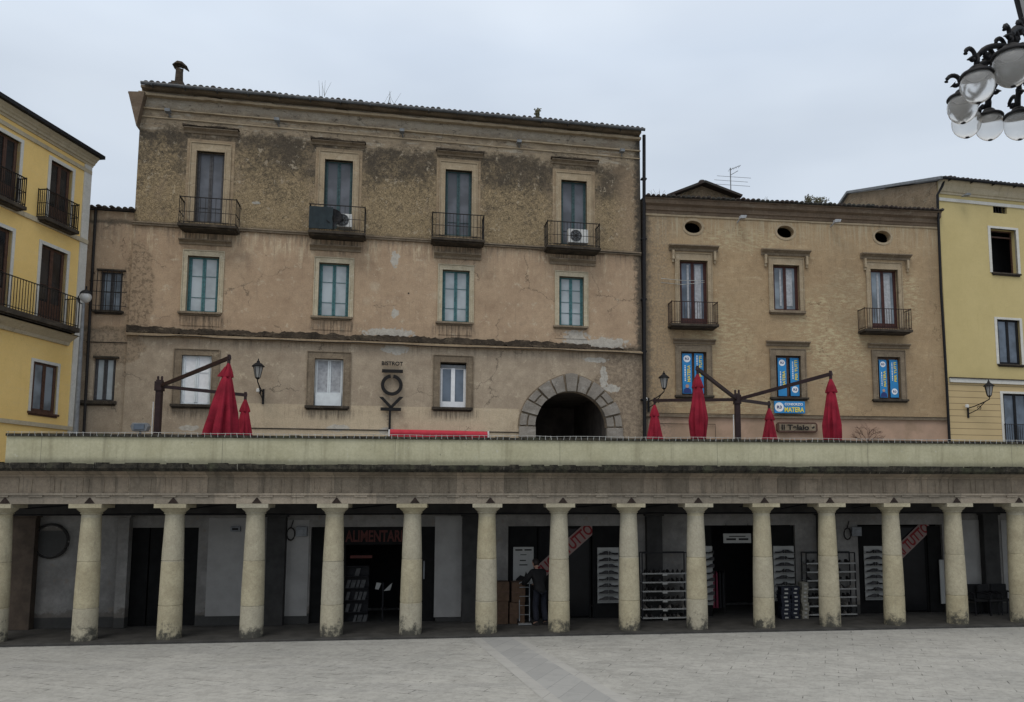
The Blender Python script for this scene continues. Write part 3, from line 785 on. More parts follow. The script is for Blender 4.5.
zn = n.M('ADD', z, n.M('ADD', n.M('MULTIPLY', n.M('SUBTRACT', n.noise(2.2, 6, .8), .5), 1.3), n.M('MULTIPLY', n.M('SUBTRACT', n.noise(.5, 3, .6), .5), 1.0)))
up = n.mix(n.ss(zn, zf - .12, zf + .22), up, fr)
base = n.mix(upm, base, up)
vst = n.noise(1, 6, .75, v=n.map(scale=(7, 1, .35)))
base = n.mix(n.M('MULTIPLY', n.M('MULTIPLY', n.ss(vst, .56, .7), n.ss(z, zs1, zs1 + .02, 1, 0)), .35), base, (.20, .15, .105))
base = n.mix(n.ss(n.noise(2.6, 6, .85), .575, .61, 0, .65), base, (.50, .42, .31))
base = n.mix(n.ss(n.noise(.7, 6, .75), .54, .70, 0, .5), base, (.25, .185, .13))
# soot along string courses, downpipe side
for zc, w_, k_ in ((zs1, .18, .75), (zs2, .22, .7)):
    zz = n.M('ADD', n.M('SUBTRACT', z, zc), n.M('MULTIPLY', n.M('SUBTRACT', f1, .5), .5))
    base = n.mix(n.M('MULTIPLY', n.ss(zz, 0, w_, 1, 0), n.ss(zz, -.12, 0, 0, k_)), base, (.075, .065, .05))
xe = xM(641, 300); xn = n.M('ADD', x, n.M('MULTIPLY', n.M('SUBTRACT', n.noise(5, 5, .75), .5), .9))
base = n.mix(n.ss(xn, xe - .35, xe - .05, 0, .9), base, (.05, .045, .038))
for (px, py, rx_, rz_) in ((206, 236, 1.15, .42), (337, 243, 1.15, .42), (458, 250, 1.05, .42), (574, 257, 1.05, .42), (196, 409, 1.1, .35), (328, 413, 1.0, .25), (454, 413, 1.0, .25), (202, 322, .9, .3), (333, 327, .9, .3), (455, 331, .9, .3)):
    mk = patch(n, xM(px, py), zM(px, py), rx_, rz_, .5, 2.5, .45)
    base = n.mix(n.M('MULTIPLY', n.M('MULTIPLY', mk, n.ss(stk, .40, .62)), .7), base, (.085, .068, .05))
# losses: bare lime, rubble
rub = patch(n, xM(625, 395), zM(625, 400), 1.35, 2.15, .55, 1.5)
rubc = n.mix(n.ss(f2, .4, .6), (.30, .235, .165), (.17, .13, .095)); rubc = n.mix(n.ss(n.noise(9, 5, .8), .6, .66, 0, .9), rubc, (.06, .045, .035))
base = n.mix(n.M('MULTIPLY', rub, .85), base, rubc)
for (px, py, rx, rz, am) in ((390, 333, .95, .17, .3), (396, 349, .45, .2, .3), (596, 360, .5, .10, .4), (604, 378, .16, .5, .4), (612, 388, .3, .16, .4), (575, 338, .5, .3, .5), (605, 343, .9, .22, .6), (338, 428, .4, .12, .2), (388, 431, .3, .14, .2), (188, 428, .35, .1, .2), (256, 203, .16, .05, .4), (395, 259, .16, .3, .5), (395, 313, .13, .2, .5)):
    base = n.mix(n.M('MULTIPLY', patch(n, xM(px, py), zM(px, py), rx, rz, .8 + am, 5.5), .85), base, n.mix(n.ss(f2, .4, .6), (.47, .45, .40), (.38, .36, .32)))
rub2 = patch(n, xM(137, 290), zM(137, 290), .55, 1.9, .6, 1.6)
base = n.mix(n.M('MULTIPLY', rub2, .75), base, n.mix(n.ss(n.noise(7, 5, .8), .45, .62), (.34, .25, .165), (.11, .08, .055)))
rub3 = patch(n, xM(112, 350), zM(112, 345), 1.1, .7, .6, 1.6)
base = n.mix(n.M('MULTIPLY', rub3, .7), base, n.mix(n.ss(n.noise(7, 5, .8), .45, .62), (.31, .23, .155), (.12, .09, .06)))
hol = n.ss(n.voro(1.15, v=n.map(scale=(1, 1, 1), loc=(.3, .2, .7))), .03, .055, 1, 0)
base = n.mix(n.M('MULTIPLY', hol, n.ss(n.noise(.6, 3, .5), .5, .6)), base, (.05, .04, .03))
# crk = n.ss(n.voro(.45, 'DISTANCE_TO_EDGE', v=n.map(n.noise(2.5, 5, .7, color=True), scale=(.6,.6,.6), loc=(0,0,0))), 0, .012, 1, 0)
base = n.mix(n.M('MULTIPLY', n.cracks(.38, .010, .48, .56), .6), base, (.07, .055, .04))
base = n.grain(base, .11, 22)
bmp = n.M('ADD', n.M('MULTIPLY', f3, n.M('ADD', .25, n.M('MULTIPLY', upm, .9))), n.M('MULTIPLY', gr, n.M('MULTIPLY', upm, -.8)))
bmp = n.M('ADD', bmp, n.M('MULTIPLY', f2, .5))
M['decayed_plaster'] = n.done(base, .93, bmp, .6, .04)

def weathered(name, a, b, dark, pale, sc=1.0, streak=.4, grime=.5):
    n = NT(name); x, y, z = n.sep()
    f1 = n.noise(.9 * sc, 6, .65); f2 = n.noise(6 * sc, 6, .72); f3 = n.noise(30, 4, .7)
    c = n.mix(n.ss(f1, .3, .7), a, b)
    c = n.mix(n.ss(n.noise(1, 6, .75, v=n.map(scale=(1.3, 1, 5))), .52, .68, 0, .5), c, pale)
    c = n.mix(n.ss(f2, .55, .75, 0, grime), c, dark)
    s_ = n.noise(1, 5, .7, v=n.map(scale=(5, 1, .5)))
    c = n.mix(n.ss(s_, .55, .75, 0, streak), c, dark)
    c = n.mix(n.ss(n.noise(2.4, 6, .85), .60, .64, 0, min(.6, grime)), c, pale)
    h = n.ss(n.voro(1.3), .02, .045, .9, 0); c = n.mix(n.M('MULTIPLY', h, n.ss(f1, .45, .6)), c, tuple(q*.35 for q in dark))
    c = n.mix(n.M('MULTIPLY', n.cracks(.5, .010), .55 * min(1, grime * 1.6)), c, tuple(q*.5 for q in dark))
    c = n.grain(c, .13 * min(1, grime * 1.6), 20)
    return n, c, n.M('ADD', f2, n.M('MULTIPLY', f3, .6))
n, c, b = weathered('brown_plaster', (.31, .22, .13), (.39, .285, .17), (.18, .125, .075), (.50, .40, .26), 1.0, .5, .6)
x, y, z = n.sep(); zst = FN.z(760, 417)
pk = n.mix(n.ss(n.noise(1.5, 5, .6), .35, .7), (.42, .285, .205), (.36, .25, .18))
c = n.mix(n.ss(z, zst - .02, zst + .02, 1, 0), c, pk)
bst = n.noise(1, 5, .8, v=n.map(scale=(3.2, 1, 11)))
for (px, py, rx, rz) in ((722, 340, 1.3, 1.5), (825, 328, 1.6, 1.5), (840, 365, 1.2, 1.6), (735, 400, 2.6, .6), (740, 240, 1.8, .5), (850, 290, 1.0, .8), (905, 300, .8, 1.2)):
    mk = patch(n, FN.x(px, py), FN.z(px, py), rx, rz, .7, 1.6, .35)
    c = n.mix(n.M('MULTIPLY', n.M('MULTIPLY', mk, n.ss(bst, .48, .58)), .75), c, (.47, .40, .25))
blt = n.ss(n.noise(.45, 6, .7), .48, .62); c = n.mix(n.M('MULTIPLY', blt, .45), c, (.22, .16, .10))
zu = FN.z(780, 224); sx = n.noise(1, 5, .7, v=n.map(scale=(9, 1, .5)))
c = n.mix(n.M('MULTIPLY', n.ss(z, zu - 1.6, zu, 0, .8), n.ss(sx, .45, .65)), c, (.42, .36, .25))
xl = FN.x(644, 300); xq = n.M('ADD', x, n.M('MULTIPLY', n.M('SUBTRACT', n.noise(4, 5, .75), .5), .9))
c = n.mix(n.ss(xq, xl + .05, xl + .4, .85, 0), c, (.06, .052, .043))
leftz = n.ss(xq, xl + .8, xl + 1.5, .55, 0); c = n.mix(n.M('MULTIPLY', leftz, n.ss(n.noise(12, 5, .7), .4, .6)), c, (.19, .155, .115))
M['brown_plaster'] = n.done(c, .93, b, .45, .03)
n, c, b = weathered('annex_plaster', (.29, .20, .12), (.38, .27, .165), (.12, .08, .052), (.45, .35, .23), 1.6, .7, .9)
M['annex_plaster'] = n.done(c, .93, b, .55, .04)
n, c, b = weathered('yellow_plaster', (.76, .53, .19), (.80, .57, .22), (.56, .39, .15), (.74, .55, .25), .6, .2, .15)
M['yellow_plaster'] = n.done(c, .88, b, .1, .01)
n, c, b = weathered('pale_yellow_plaster', (.475, .385, .18), (.52, .425, .205), (.39, .30, .12), (.53, .43, .2), .6, .25, .15)
x, y, z = n.sep(); zb = FR.z(980, 383)
rus = n.M('FRACT', n.M('MULTIPLY', z, 1 / .265)); ln = n.ss(n.M('ABSOLUTE', n.M('SUBTRACT', rus, .5)), .44, .47)
low = n.mix(ln, n.mix(n.noise(2, 4, .6), (.47, .355, .19), (.52, .40, .22)), (.20, .15, .08))
c = n.mix(n.ss(z, zb - .01, zb + .01, 1, 0), c, low)
M['pale_yellow_plaster'] = n.done(c, .88, n.M('SUBTRACT', n.M('MULTIPLY', b, .2), n.M('MULTIPLY', ln, n.ss(z, zb - .01, zb + .01, 1, 0))), .3, .02)
n, c, b = weathered('rubble', (.24, .18, .115), (.33, .25, .165), (.08, .065, .05), (.36, .32, .24), 2.2, .3, .9)
M['rubble'] = n.done(c, .95, b, .9, .08)
M['trim_tan'] = (lambda n, c, b: n.done(c, .9, b, .35, .015))(*weathered('trim_tan', (.245, .18, .115), (.32, .245, .158), (.12, .09, .065), (.42, .35, .25), 2, .6, .7))
M['trim_stone'] = (lambda n, c, b: n.done(c, .9, b, .35, .015))(*weathered('trim_stone', (.30, .235, .155), (.37, .295, .20), (.13, .10, .07), (.45, .39, .29), 2, .5, .5))
M['trim_grey'] = (lambda n, c, b: n.done(c, .9, b, .35, .015))(*weathered('trim_grey', (.165, .128, .09), (.225, .178, .125), (.085, .065, .048), (.34, .28, .20), 2.5, .6, .7))
M['trim_pale'] = (lambda n, c, b: n.done(c, .9, b, .25, .01))(*weathered('trim_pale', (.40, .345, .245), (.50, .44, .32), (.20, .155, .105), (.58, .54, .45), 2, .5, .5))
M['trim_white'] = (lambda n, c, b: n.done(c, .85, b, .15, .01))(*weathered('trim_white', (.52, .51, .47), (.58, .57, .53), (.38, .36, .32), (.62, .61, .58), 1.2, .4, .3))
M['trim_cream'] = (lambda n, c, b: n.done(c, .85, b, .15, .01))(*weathered('trim_cream', (.40, .345, .24), (.46, .40, .29), (.24, .20, .15), (.52, .47, .36), 1.2, .5, .4))
M['black_crust'] = (lambda n, c, b: n.done(c, .95, b, .9, .05))(*weathered('black_crust', (.035, .027, .02), (.085, .064, .045), (.014, .011, .009), (.24, .19, .13), 3, .4, .8))
M['slab_dark'] = (lambda n, c, b: n.done(c, .95, b, .6, .03))(*weathered('slab_dark', (.032, .026, .021), (.065, .053, .04), (.014, .012, .010), (.13, .105, .078), 3, .4, .6))
M['arch_stone'] = (lambda n, c, b: n.done(c, .9, b, .35, .015))(*weathered('arch_stone', (.19, .17, .145), (.26, .235, .205), (.15, .14, .12), (.36, .34, .31), 2, .3, .5))
M['cornice_brown'] = (lambda n, c, b: n.done(c, .92, b, .4, .02))(*weathered('cornice_brown', (.115, .082, .057), (.165, .12, .083), (.07, .055, .042), (.24, .20, .15), 1.2, .4, .6))

# ------------------------------------------------------------------ large palazzo
pal = FM.empty('old_palazzo')
tag(pal, 'large decayed tan palazzo with blackened top storey and a round stone archway', 'building')
x0, x1 = FM.x(128, 330), FM.x(641.5, 300)
top_d = [(195.3, 223.6, 152, 222.5), (324, 352.3, 160.5, 229), (445, 471.7, 170.5, 236), (561, 586.7, 181, 244.5)]
sec_w = [(186.8, 218.5, 256.5, 312.5), (318.4, 348.8, 263.4, 317), (442.2, 469.3, 270.5, 322.4), (559, 583.8, 277, 326.3)]
gnd_w = [(181, 211, 355.5, 404.5), (314.2, 343, 359, 406), (440, 466.2, 362.5, 407.5)]
RT = [FM.rect(*r) for r in top_d]; RS = [FM.rect(*r) for r in sec_w]; RG = [FM.rect(*r) for r in gnd_w]
vz = [(216, 97.5), (341.5, 108), (459, 119), (574.5, 130)]
z_eave = FM.z(392, 106.5, -.4)
acx = FM.x(571, 420); ar = (FM.x(606.5, 425) - FM.x(535, 425)) / 2; azs = FM.z(571, 427); aat = FM.z(571, 391.5)
hv = [(FM.x(px - 6.5, py), FM.x(px + 6.5, py), FM.z(px, py + 3.3), FM.z(px, py - 2.5)) for px, py in vz]
m = wall_mesh(x0, x1, TER - .5, z_eave, RT + RS + RG + hv, arch=(acx, ar, azs, aat - azs), back=9)
build_wall(m, M['decayed_plaster'], pal, x0=x0, x1=acx - ar - .4, z0=TER, z1=z_eave)
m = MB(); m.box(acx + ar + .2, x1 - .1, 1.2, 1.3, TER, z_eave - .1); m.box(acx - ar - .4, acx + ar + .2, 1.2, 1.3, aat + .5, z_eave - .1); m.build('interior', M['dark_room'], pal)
# passage behind the arch
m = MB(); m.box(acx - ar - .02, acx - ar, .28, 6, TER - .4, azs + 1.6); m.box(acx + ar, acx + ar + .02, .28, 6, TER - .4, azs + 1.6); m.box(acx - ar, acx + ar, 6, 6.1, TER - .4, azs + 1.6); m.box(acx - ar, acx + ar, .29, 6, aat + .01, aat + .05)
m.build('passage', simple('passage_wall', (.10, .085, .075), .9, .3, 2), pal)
# arch voussoirs
m = MB(); AO = (FM.x(622, 425) - FM.x(518.5, 425)) / 2; azt = FM.z(571, 373.5)
N = 11
def vous(a0, a1, r0, r1, r0y, r1y, y):
    k = 3; P = []
    for i in range(k + 1):
        t = a0 + (a1 - a0) * i / k; P.append((acx + r0 * math.cos(t), azs + r0y * math.sin(t)))
    for i in range(k, -1, -1):
        t = a0 + (a1 - a0) * i / k; bump_ = 1 + .10 * max(0, 1 - abs(t - math.pi / 2) / .75) ** 1.2; P.append((acx + r1 * math.cos(t), azs + r1y * bump_ * math.sin(t)))
    m.prism(P, y, .12)
iy = aat - azs; oy = (azt - azs) / 1.10
g_ = .02
for i in range(N):
    a0 = math.pi * i / N + g_; a1 = math.pi * (i + 1) / N - g_
    ir, ory = ar + .02, AO
    if i % 2 == 1: vous(a0, a1, ar - .01, AO, iy - .01, oy, -.16)
    else:
        mid = (ar + AO) / 2; mdy = (iy + oy) / 2
        vous(a0, a1, ar + .0, mid - .03, iy, mdy - .03, -.11); vous(a0, a1, mid + .03, AO - .02, mdy + .03, oy - .02, -.11)
zc = azs - .02; k = 0
while zc > TER - .3:
    for s_ in (-1, 1):
        a, b = sorted((acx + s_ * (ar - .01), acx + s_ * AO)); 
        if k % 2 == 0: m.box(a, b, -.15, .12, zc - .42, zc)
        else: m.box(a, (a+b)/2 - .03, -.11, .12, zc - .42, zc); m.box((a+b)/2 + .03, b, -.11, .12, zc - .42, zc)
    zc -= .45; k += 1
m.build('archway', M['arch_stone'], pal, bevel=.015)
m = MB(); 
for i in range(28):
    a0, a1 = math.pi * i / 28, math.pi * (i + 1) / 28
    m.prism([(acx + ar * math.cos(a0), azs + iy * math.sin(a0)), (acx + ar * math.cos(a1), azs + iy * math.sin(a1)), (acx + AO * 1.015 * math.cos(a1), azs + oy * (1.02 + .09 * max(0, 1 - abs(a1 - math.pi/2) / .75) ** 1.2) * math.sin(a1)), (acx + AO * 1.015 * math.cos(a0), azs + oy * (1.02 + .09 * max(0, 1 - abs(a0 - math.pi/2) / .75) ** 1.2) * math.sin(a0))], -.045, .1)
m.build('arch_backing', M['trim_grey'], pal)
# string courses
m = MB(); m.box(x0 - .03, x1 - .02, -.09, .05, zs1 - .07, zs1 + .0); m.box(x0 - .05, x1 - .02, -.13, .05, zs1 + .001, zs1 + .045)
m.build('string_course', M['trim_grey'], pal)
m = MB(); ragged_strip(m, x0 - .02, xM(590, 340), -.14, .02, zs2 - .08, zs2 + .20, .055, .06, 5); zlg = zs2 - .17
ragged_strip(m, xM(590, 340), x1 - .05, -.13, .02, zs2 - .1, zs2 + .05, .05, .07, 6)
m.build('string_course_crust', M['black_crust'], pal)
m = MB(); m.box(x0, x1 - .02, -.17, .02, zlg, zs2 - .085); m.build('string_course', M['trim_tan'], pal)
# eaves cornice
zA, zB_ = FM.z(392, 119), FM.z(392, 131); zC_ = FM.z(392, 138)
m = MB(); ragged_strip(m, x0 - .05, x1 - .0, -.20, .02, zA - .02, zA + .12, .03, .2, 8); ragged_strip(m, x0 - .12, x1, -.09, .02, zB_, zB_ + .07, .02, .3, 9)
m.box(x0 - .03, x1, -.04, .02, zC_ - .01, zC_ + .03)
m.build('cornice', M['trim_stone'], pal)
m = MB(); m.box(x0 + .05, x1 - .02, -.30, 0, z_eave - .09, z_eave - .004); m.build('eave_board', M['trim_grey'], pal)
# left return of the cornice
m = MB()
zr = z_eave
zr -= .33
m.prism([(x0 - .02, zr - 1.25), (x0 - .33, zr - .08), (x0 - .35, zr - .05), (x0 - .35, zr + .02), (x0 + .2, zr + .06)], -.32, 8.5)
m.prism([(x0 - .02, zr - .85), (x0 - .1, zr - .62), (x0 - .1, zr - .57), (x0 - .02, zr - .57)], -.12, 8.5)
m.build('cornice_return', M['cornice_brown'], pal)
tile_roof(pal, x0 + .16, x1 + .02, z_eave, over=.42, seed=2, depth=9, slope=.2)
# chimney
cx = FM.x(179.5, 70, .5); m = MB(); zc0 = z_eave + .15
m.box(cx - .22, cx + .2, .3, .75, zc0, zc0 + .42); m.lathe([(.15, 0), (.13, .5), (.14, .52), (.14, .55)], 12, (cx, .5, zc0 + .42)); zc0 -= .45
m.prism([(cx - .22, zc0 + 1.52), (cx - .05, zc0 + 1.68), (cx + .12, zc0 + 1.66), (cx + .30, zc0 + 1.50), (cx + .28, zc0 + 1.47), (cx + .1, zc0 + 1.58), (cx - .05, zc0 + 1.6)], .32, .7)
for s_ in (-.12, .12): m.bar((cx + s_, .5, zc0 + 1.38), (cx + s_, .5, zc0 + 1.6), .03)
m.build('chimney', M['black_crust'], pal)
# top doors + balconies
bal = [(177, 236.5, 222.5, 197.5), (307.8, 365.5, 229.5, 205), (431.4, 485, 236.5, 213.5), (546.8, 601, 244.5, 222)]
hoods = [(184.6, 238.7, 129.5, 138), (312, 365, 142.5, 148.5), (437, 483, 153, 159), (551.6, 597, 161, 168)]
for i, r in enumerate(RT):
    d = sash(pal, r, ['slate_wood', 'dark_green_wood', 'dark_green_wood', 'dark_green_wood'][i], 'pane_shutter', rails=(.22,), door=True, fw=.05)
    surround(d, r, 'trim_stone', w=.19, top=.30)
    surround(d, r, 'trim_tan', w=.34, top=.46, y=-.012, inner=False)
    a, b, c_, e_ = hoods[i]; rr = FM.rect(a, b, c_, e_)
    hood(d, rr[0], rr[1], rr[2] + (rr[3] - rr[2]) * .35, rr[3], 'trim_grey', d=.2, rag=0, seed=20 + i)
    m = MB(); ragged_strip(m, rr[0] - .04, rr[1] + .04, -.235, 0, rr[3] - .02, rr[3] + .06, .03, .05, 40 + i); m.build('hood_crust', M['black_crust'], d)
    a, b, zs_, zr_ = bal[i]; dep = .7
    xa, xb = FM.x(a, zs_, -dep), FM.x(b, zs_, -dep)
    zsl = FM.z((a + b) / 2, zs_ + 1.5, -dep); rail = FM.z((a + b) / 2, zr_, -dep) - zsl
    b_ = balcony(pal, xa, xb, zsl, 0, rail, dep=dep, step=.17 if i in (0, 1) else .125, cross=(.45,) if i in (0, 3) else (.5,), bar=.008)
# second storey windows
hs = [(179.4, 232, 240, 245.5), (310, 361, 245.5, 251.4), (434, 480.7, 253, 259.4), (549.7, 595, 259, 265.5)]
for i, r in enumerate(RS):
    d = sash(pal, r, 'green_wood', 'pane_white', rails=(.28, .66) if i != 3 else (.28, .5, .74), fw=.06)
    surround(d, r, 'trim_pale', w=.14, top=.19, bot=.0)
    sill(d, r[0] - .24, r[1] + .14, r[2], 'trim_grey', .08)
    m = MB(); m.box(r[0] - .14, r[1] + .14, -.02, .05, r[2] - .5, r[2] - .14); m.build('apron', M['decayed_plaster'], d)
    a, b, c_, e_ = hs[i]; rr = FM.rect(a, b, c_, e_); hood(d, rr[0], rr[1], rr[2], rr[3], 'trim_grey', d=.2)
# ground windows
d = sash(pal, RG[0], 'white_panel', 'white_frame', rails=(.33, .66), fw=.05, y=.08); surround(d, RG[0], 'trim_grey', w=.24, top=.2, y=-.03); sill(d, RG[0][0] - .3, RG[0][1] + .25, RG[0][2], 'slab_dark', .1)
d = sash(pal, RG[1], 'white_panel', 'grey_curtain', rails=(.3,), fw=.04); surround(d, RG[1], 'trim_grey', w=.24, top=.24, y=-.03); sill(d, RG[1][0] - .3, RG[1][1] + .25, RG[1][2], 'slab_dark', .1)
m = MB(); rr = RG[1]; m.box(rr[0] + .05, rr[1] - .05, .05, .09, rr[2] + .02, rr[2] + .5); m.build('lower_panel', M['white_panel'], d)
d = sash(pal, (RG[2][0], RG[2][1], RG[2][2], RG[2][3] - .2), 'white_frame', 'pane_blue', rails=(), fw=.035)
m = MB(); rr = RG[2]; xm = (rr[0] + rr[1]) / 2; m.box(xm - .075, xm + .075, .13, .15, rr[2] + .02, rr[3] - .2); m.box(rr[0] + .03, xm - .076, .13, .15, rr[2] + .02, rr[2] + .24); m.box(xm + .076, rr[1] - .03, .13, .15, rr[2] + .02, rr[2] + .24); m.build('mullion', M['white_frame'], d); surround(d, RG[2], 'trim_grey', w=.24, top=.24, y=-.03); sill(d, RG[2][0] - .3, RG[2][1] + .25, RG[2][2], 'slab_dark', .1)
m = MB(); rr = RG[2]; m.box(rr[0] + .02, rr[1] - .02, .12, .2, rr[3] - .2, rr[3] - .08); m.build('shutter_box', M['grey_metal'], d)
# floodlights on the cornice
for px, py in ((168, 111), (277, 120), (402, 131), (519, 142), (622, 151)):
    X, Z = FM.hit(px, py, -.2); m = MB(); m.box(X - .09, X + .09, -.32, -.1, Z - .055, Z + .055); m.bar((X, -.15, Z - .05), (X + .05, 0, Z - .15), .04)
    m.build('eave_spotlight', M['grey_metal'], pal)
# plinth cable under the repainted strip
m = MB(); m.tube([(xM(236, 430), -.02, zM(400, 430.5)), (xM(519, 430), -.02, zM(400, 430.5))], .018, 5)
m.tube([(xM(519, 430), -.02, zM(400, 430.5)), (xM(530, 428), -.02, zM(400, 425))], .018, 5); m.build('conduit', M['iron'], pal)
# loose cables over the facade
m = MB()
q = random.Random(2); pts = []
for i in range(26):
    px = 140 + i * 20; pts.append((xM(px, 341), -.19, zs2 - .14 - q.uniform(0, .06)))
m.tube(pts, .014, 4)
for px, a, b in ((486, 224, 232), (530, 232, 300)): pass
m.tube([(xM(640, 235), -.16, zs1 - .05), (xM(485, 235), -.16, zs1 - .02)], .012, 4); m.build('facade_cable', M['black_metal'], pal)
# shared downpipe
m = MB(); m.tube([(FM.x(643, 140), -.15, z_eave - .1), (FM.x(643, 300), -.15, FM.z(643, 300)), (FM.x(643, 430), -.15, TER)], .07, 10)
for py in (180, 240, 300, 352, 400): zz = FM.z(643, py); m.box(FM.x(643, py) - .11, FM.x(643, py) + .11, -.18, 0, zz - .03, zz + .03)
m.build('downpipe', M['black_metal'], pal)

# ------------------------------------------------------------------ annex
ann = FX.empty('annex_house')
tag(ann, 'narrow low brown annex between the yellow corner house and the palazzo, with a barred window', 'building')
ax0, ax1 = FX.x(60, 300), FM.x(128, 330) + .05
az = FX.z(108, 211)
AW = [FX.rect(99.5, 122, 271.5, 311), FX.rect(93.5, 115, 358.5, 401)]
m = wall_mesh(ax0, ax1 - .02 , TER - .5, az, AW, back=6)
build_wall(m, M['decayed_plaster'], ann, x0=ax0, x1=ax1, z0=TER, z1=az)
tile_roof(ann, ax0, ax1 - .03, az, over=.25, seed=5, depth=6, slope=.15, gutter=False)
d = sash(ann, AW[0], 'slate_wood', 'pane_grey', rails=(.5,), fw=.04); sill(d, AW[0][0] - .15, AW[0][1] + .1, AW[0][2], 'slab_dark', .08)
m = MB(); r = AW[0]; m.box(r[0] - .1, r[1] + .1, -.12, .03, r[3] + .005, r[3] + .06); m.build('lintel', M['slab_dark'], d)
m = MB(); k = 6
for i in range(k + 1): X = r[0] - .18 + (r[1] - r[0] + .2) * i / k; m.bar((X, -.2, r[2] - .05), (X, -.2, r[3] - .02), .02)
for zz in (.1, .45, .72): m.bar((r[0] - .28, -.2, r[2] + (r[3] - r[2]) * zz), (r[1] + .22, -.2, r[2] + (r[3] - r[2]) * zz), .02)
for X in (r[0] - .18, r[1] + .02): m.bar((X, -.2, r[2]), (X, .02, r[2]), .02); m.bar((X, -.2, r[3] - .1), (X, .02, r[3] - .1), .02)
m.build('window_grille', M['iron'], d)
d = sash(ann, AW[1], 'slate_wood', 'pane_white', rails=(), y=.1, fw=.04); r = AW[1]; sill(d, r[0] - .42, r[1] + .1, r[2], 'slab_dark', .12)
m = MB(); m.box(r[0] - .02, r[1] + .1, -.12, .03, r[3] + .005, r[3] + .07); m.build('lintel', M['slab_dark'], d)
m = MB(); m.tube([(FX.x(97, 212), -.12, az - .02), (FX.x(92, 300), -.12, FX.z(92, 300)), (FX.x(86, 425), -.12, TER)], .05, 8); m.build('downpipe', M['iron'], ann)
m = MB(); m.tube([(FX.x(86, 345), -.03, FX.z(86, 342)), (FX.x(128, 345), -.03, FX.z(128, 343))], .015, 4); m.build('facade_cable', M['black_metal'], ann)

# ------------------------------------------------------------------ lower brown house
low = FN.empty('brown_house')
tag(low, 'two-storey brown house with oval attic openings and blue banners in its lower windows', 'building')
bx0, bx1 = FN.x(643.5, 300), FN.x(944, 300)
ov = []
for px, py, rx, ry in ((693.2, 227, 8.6, 6.2), (785.4, 231.8, 8.4, 6.1), (882.6, 236.8, 8, 6)):
    ov.append((FN.x(px, py), FN.z(px, py), (FN.x(px + rx, py) - FN.x(px - rx, py)) / 2, (FN.z(px, py - ry) - FN.z(px, py + ry)) / 2))
UP = [FN.rect(679.6, 707.8, 260.8, 324), FN.rect(773, 799.4, 265.4, 311), FN.rect(870.8, 898.4, 269.8, 328.5)]
LO = [FN.rect(681, 706.5, 352, 395.5), FN.rect(775.6, 800.8, 356, 397.5), FN.rect(877.4, 900.4, 357.2, 399.4)]
ez = FN.z(790, 203.5, -.35); shop = FN.rect(690, 735, 424, 470)
sdoor = FN.rect(772, 800, 435, 472)
m = wall_mesh(bx0, bx1, TER - .5, ez, UP + LO, ovals=ov, back=7)
build_wall(m, M['brown_plaster'], low, x0=bx0, x1=bx1, z0=TER, z1=ez)
zc0, zc1 = FN.z(790, 219.5, -.05), ez
h = zc1 - zc0
m = MB(); m.prism_x([(0, zc0), (-.05, zc0), (-.07, zc0 + h*.18), (-.12, zc0 + h*.22), (-.14, zc0 + h*.5), (-.26, zc0 + h*.62), (-.28, zc0 + h*.9), (-.33, zc0 + h*.92), (-.33, zc1 - .003), (0, zc1 - .003)], bx0 + .05, bx1 - .1)
m.build('cornice', M['cornice_brown'], low)
m = MB(); ragged_strip(m, bx0 + .05, bx1 - .1, -.04, .01, zc0 - .1, zc0 - .002, .02, .4, 11); m.build('cornice_band', M['trim_stone'], low)
tile_roof(low, bx0 + .05, bx1 - .05, ez, over=.38, seed=6, depth=7, slope=.17, gutter=False)
for (cx, cz, rx, rz) in ov:
    m = MB(); N = 28; 
    for i in range(N):
        a0, a1 = 2*math.pi*i/N, 2*math.pi*(i+1)/N
        m.prism([(cx + rx*math.cos(a0), cz + rz*math.sin(a0)), (cx + rx*math.cos(a1), cz + rz*math.sin(a1)), (cx + (rx+.1)*math.cos(a1), cz + (rz+.1)*math.sin(a1)), (cx + (rx+.1)*math.cos(a0), cz + (rz+.1)*math.sin(a0))], -.02, .05)
    m.build('oval_surround', M['trim_stone'], low)
HU = [(668.5, 717.5, 245.5, 251.5), (760.8, 809, 250, 256), (860, 909.4, 254, 260)]
for i, r in enumerate(UP):
    d = sash(low, r, 'red_wood', 'pane_grey' if i != 0 else 'pane_blue', rails=(), door=i != 1, fw=.075, panel=.1 if i != 1 else None)
    # pale curtain drawn behind one leaf
    w = (r[1] - r[0]); m = MB()
    a = r[0] + w * ([.58, .56, .56][i]); m.box(a, a + w * .22, .15, .17, r[2] + .25, r[3] - .14)
    a = r[0] + w * .13; m.box(a + w * .17, a + w * .24, .15, .17, r[2] + .25, r[3] - .14)
    m.build('curtain', M['grey_curtain'], d)
    surround(d, r, 'trim_stone', w=.16, top=.28, y=-.05)
    a, b, c_, e_ = HU[i]; rr = FN.rect(a, b, c_, e_); hood(d, rr[0], rr[1], rr[2], rr[3], 'trim_grey', d=.26)
    for X in (rr[0] + .12, rr[1] - .2): m = MB(); m.box(X, X + .09, -.16, 0, rr[2] - .38, rr[2] - .002); m.box(X + .01, X + .08, -.1, 0, rr[2] - .5, rr[2] - .379); m.build('bracket', M['trim_stone'], d)
    if i == 1: sill(d, FN.x(768.8, 312), FN.x(804.6, 312), r[2], 'trim_grey', .11)
for (a, b, zs_, zr_) in ((671.5, 719.3, 323.5, 301.5), (865, 913.3, 329, 308.5)):
    dep = .6; xa, xb = FN.x(a, zs_, -dep), FN.x(b, zs_, -dep); zsl = FN.z((a+b)/2, zs_, -dep); rail = FN.z((a+b)/2, zr_, -dep) - zsl
    balcony(low, xa, xb, zsl, 0, rail, dep=dep, step=.105, bar=.008, imat='rust_metal')
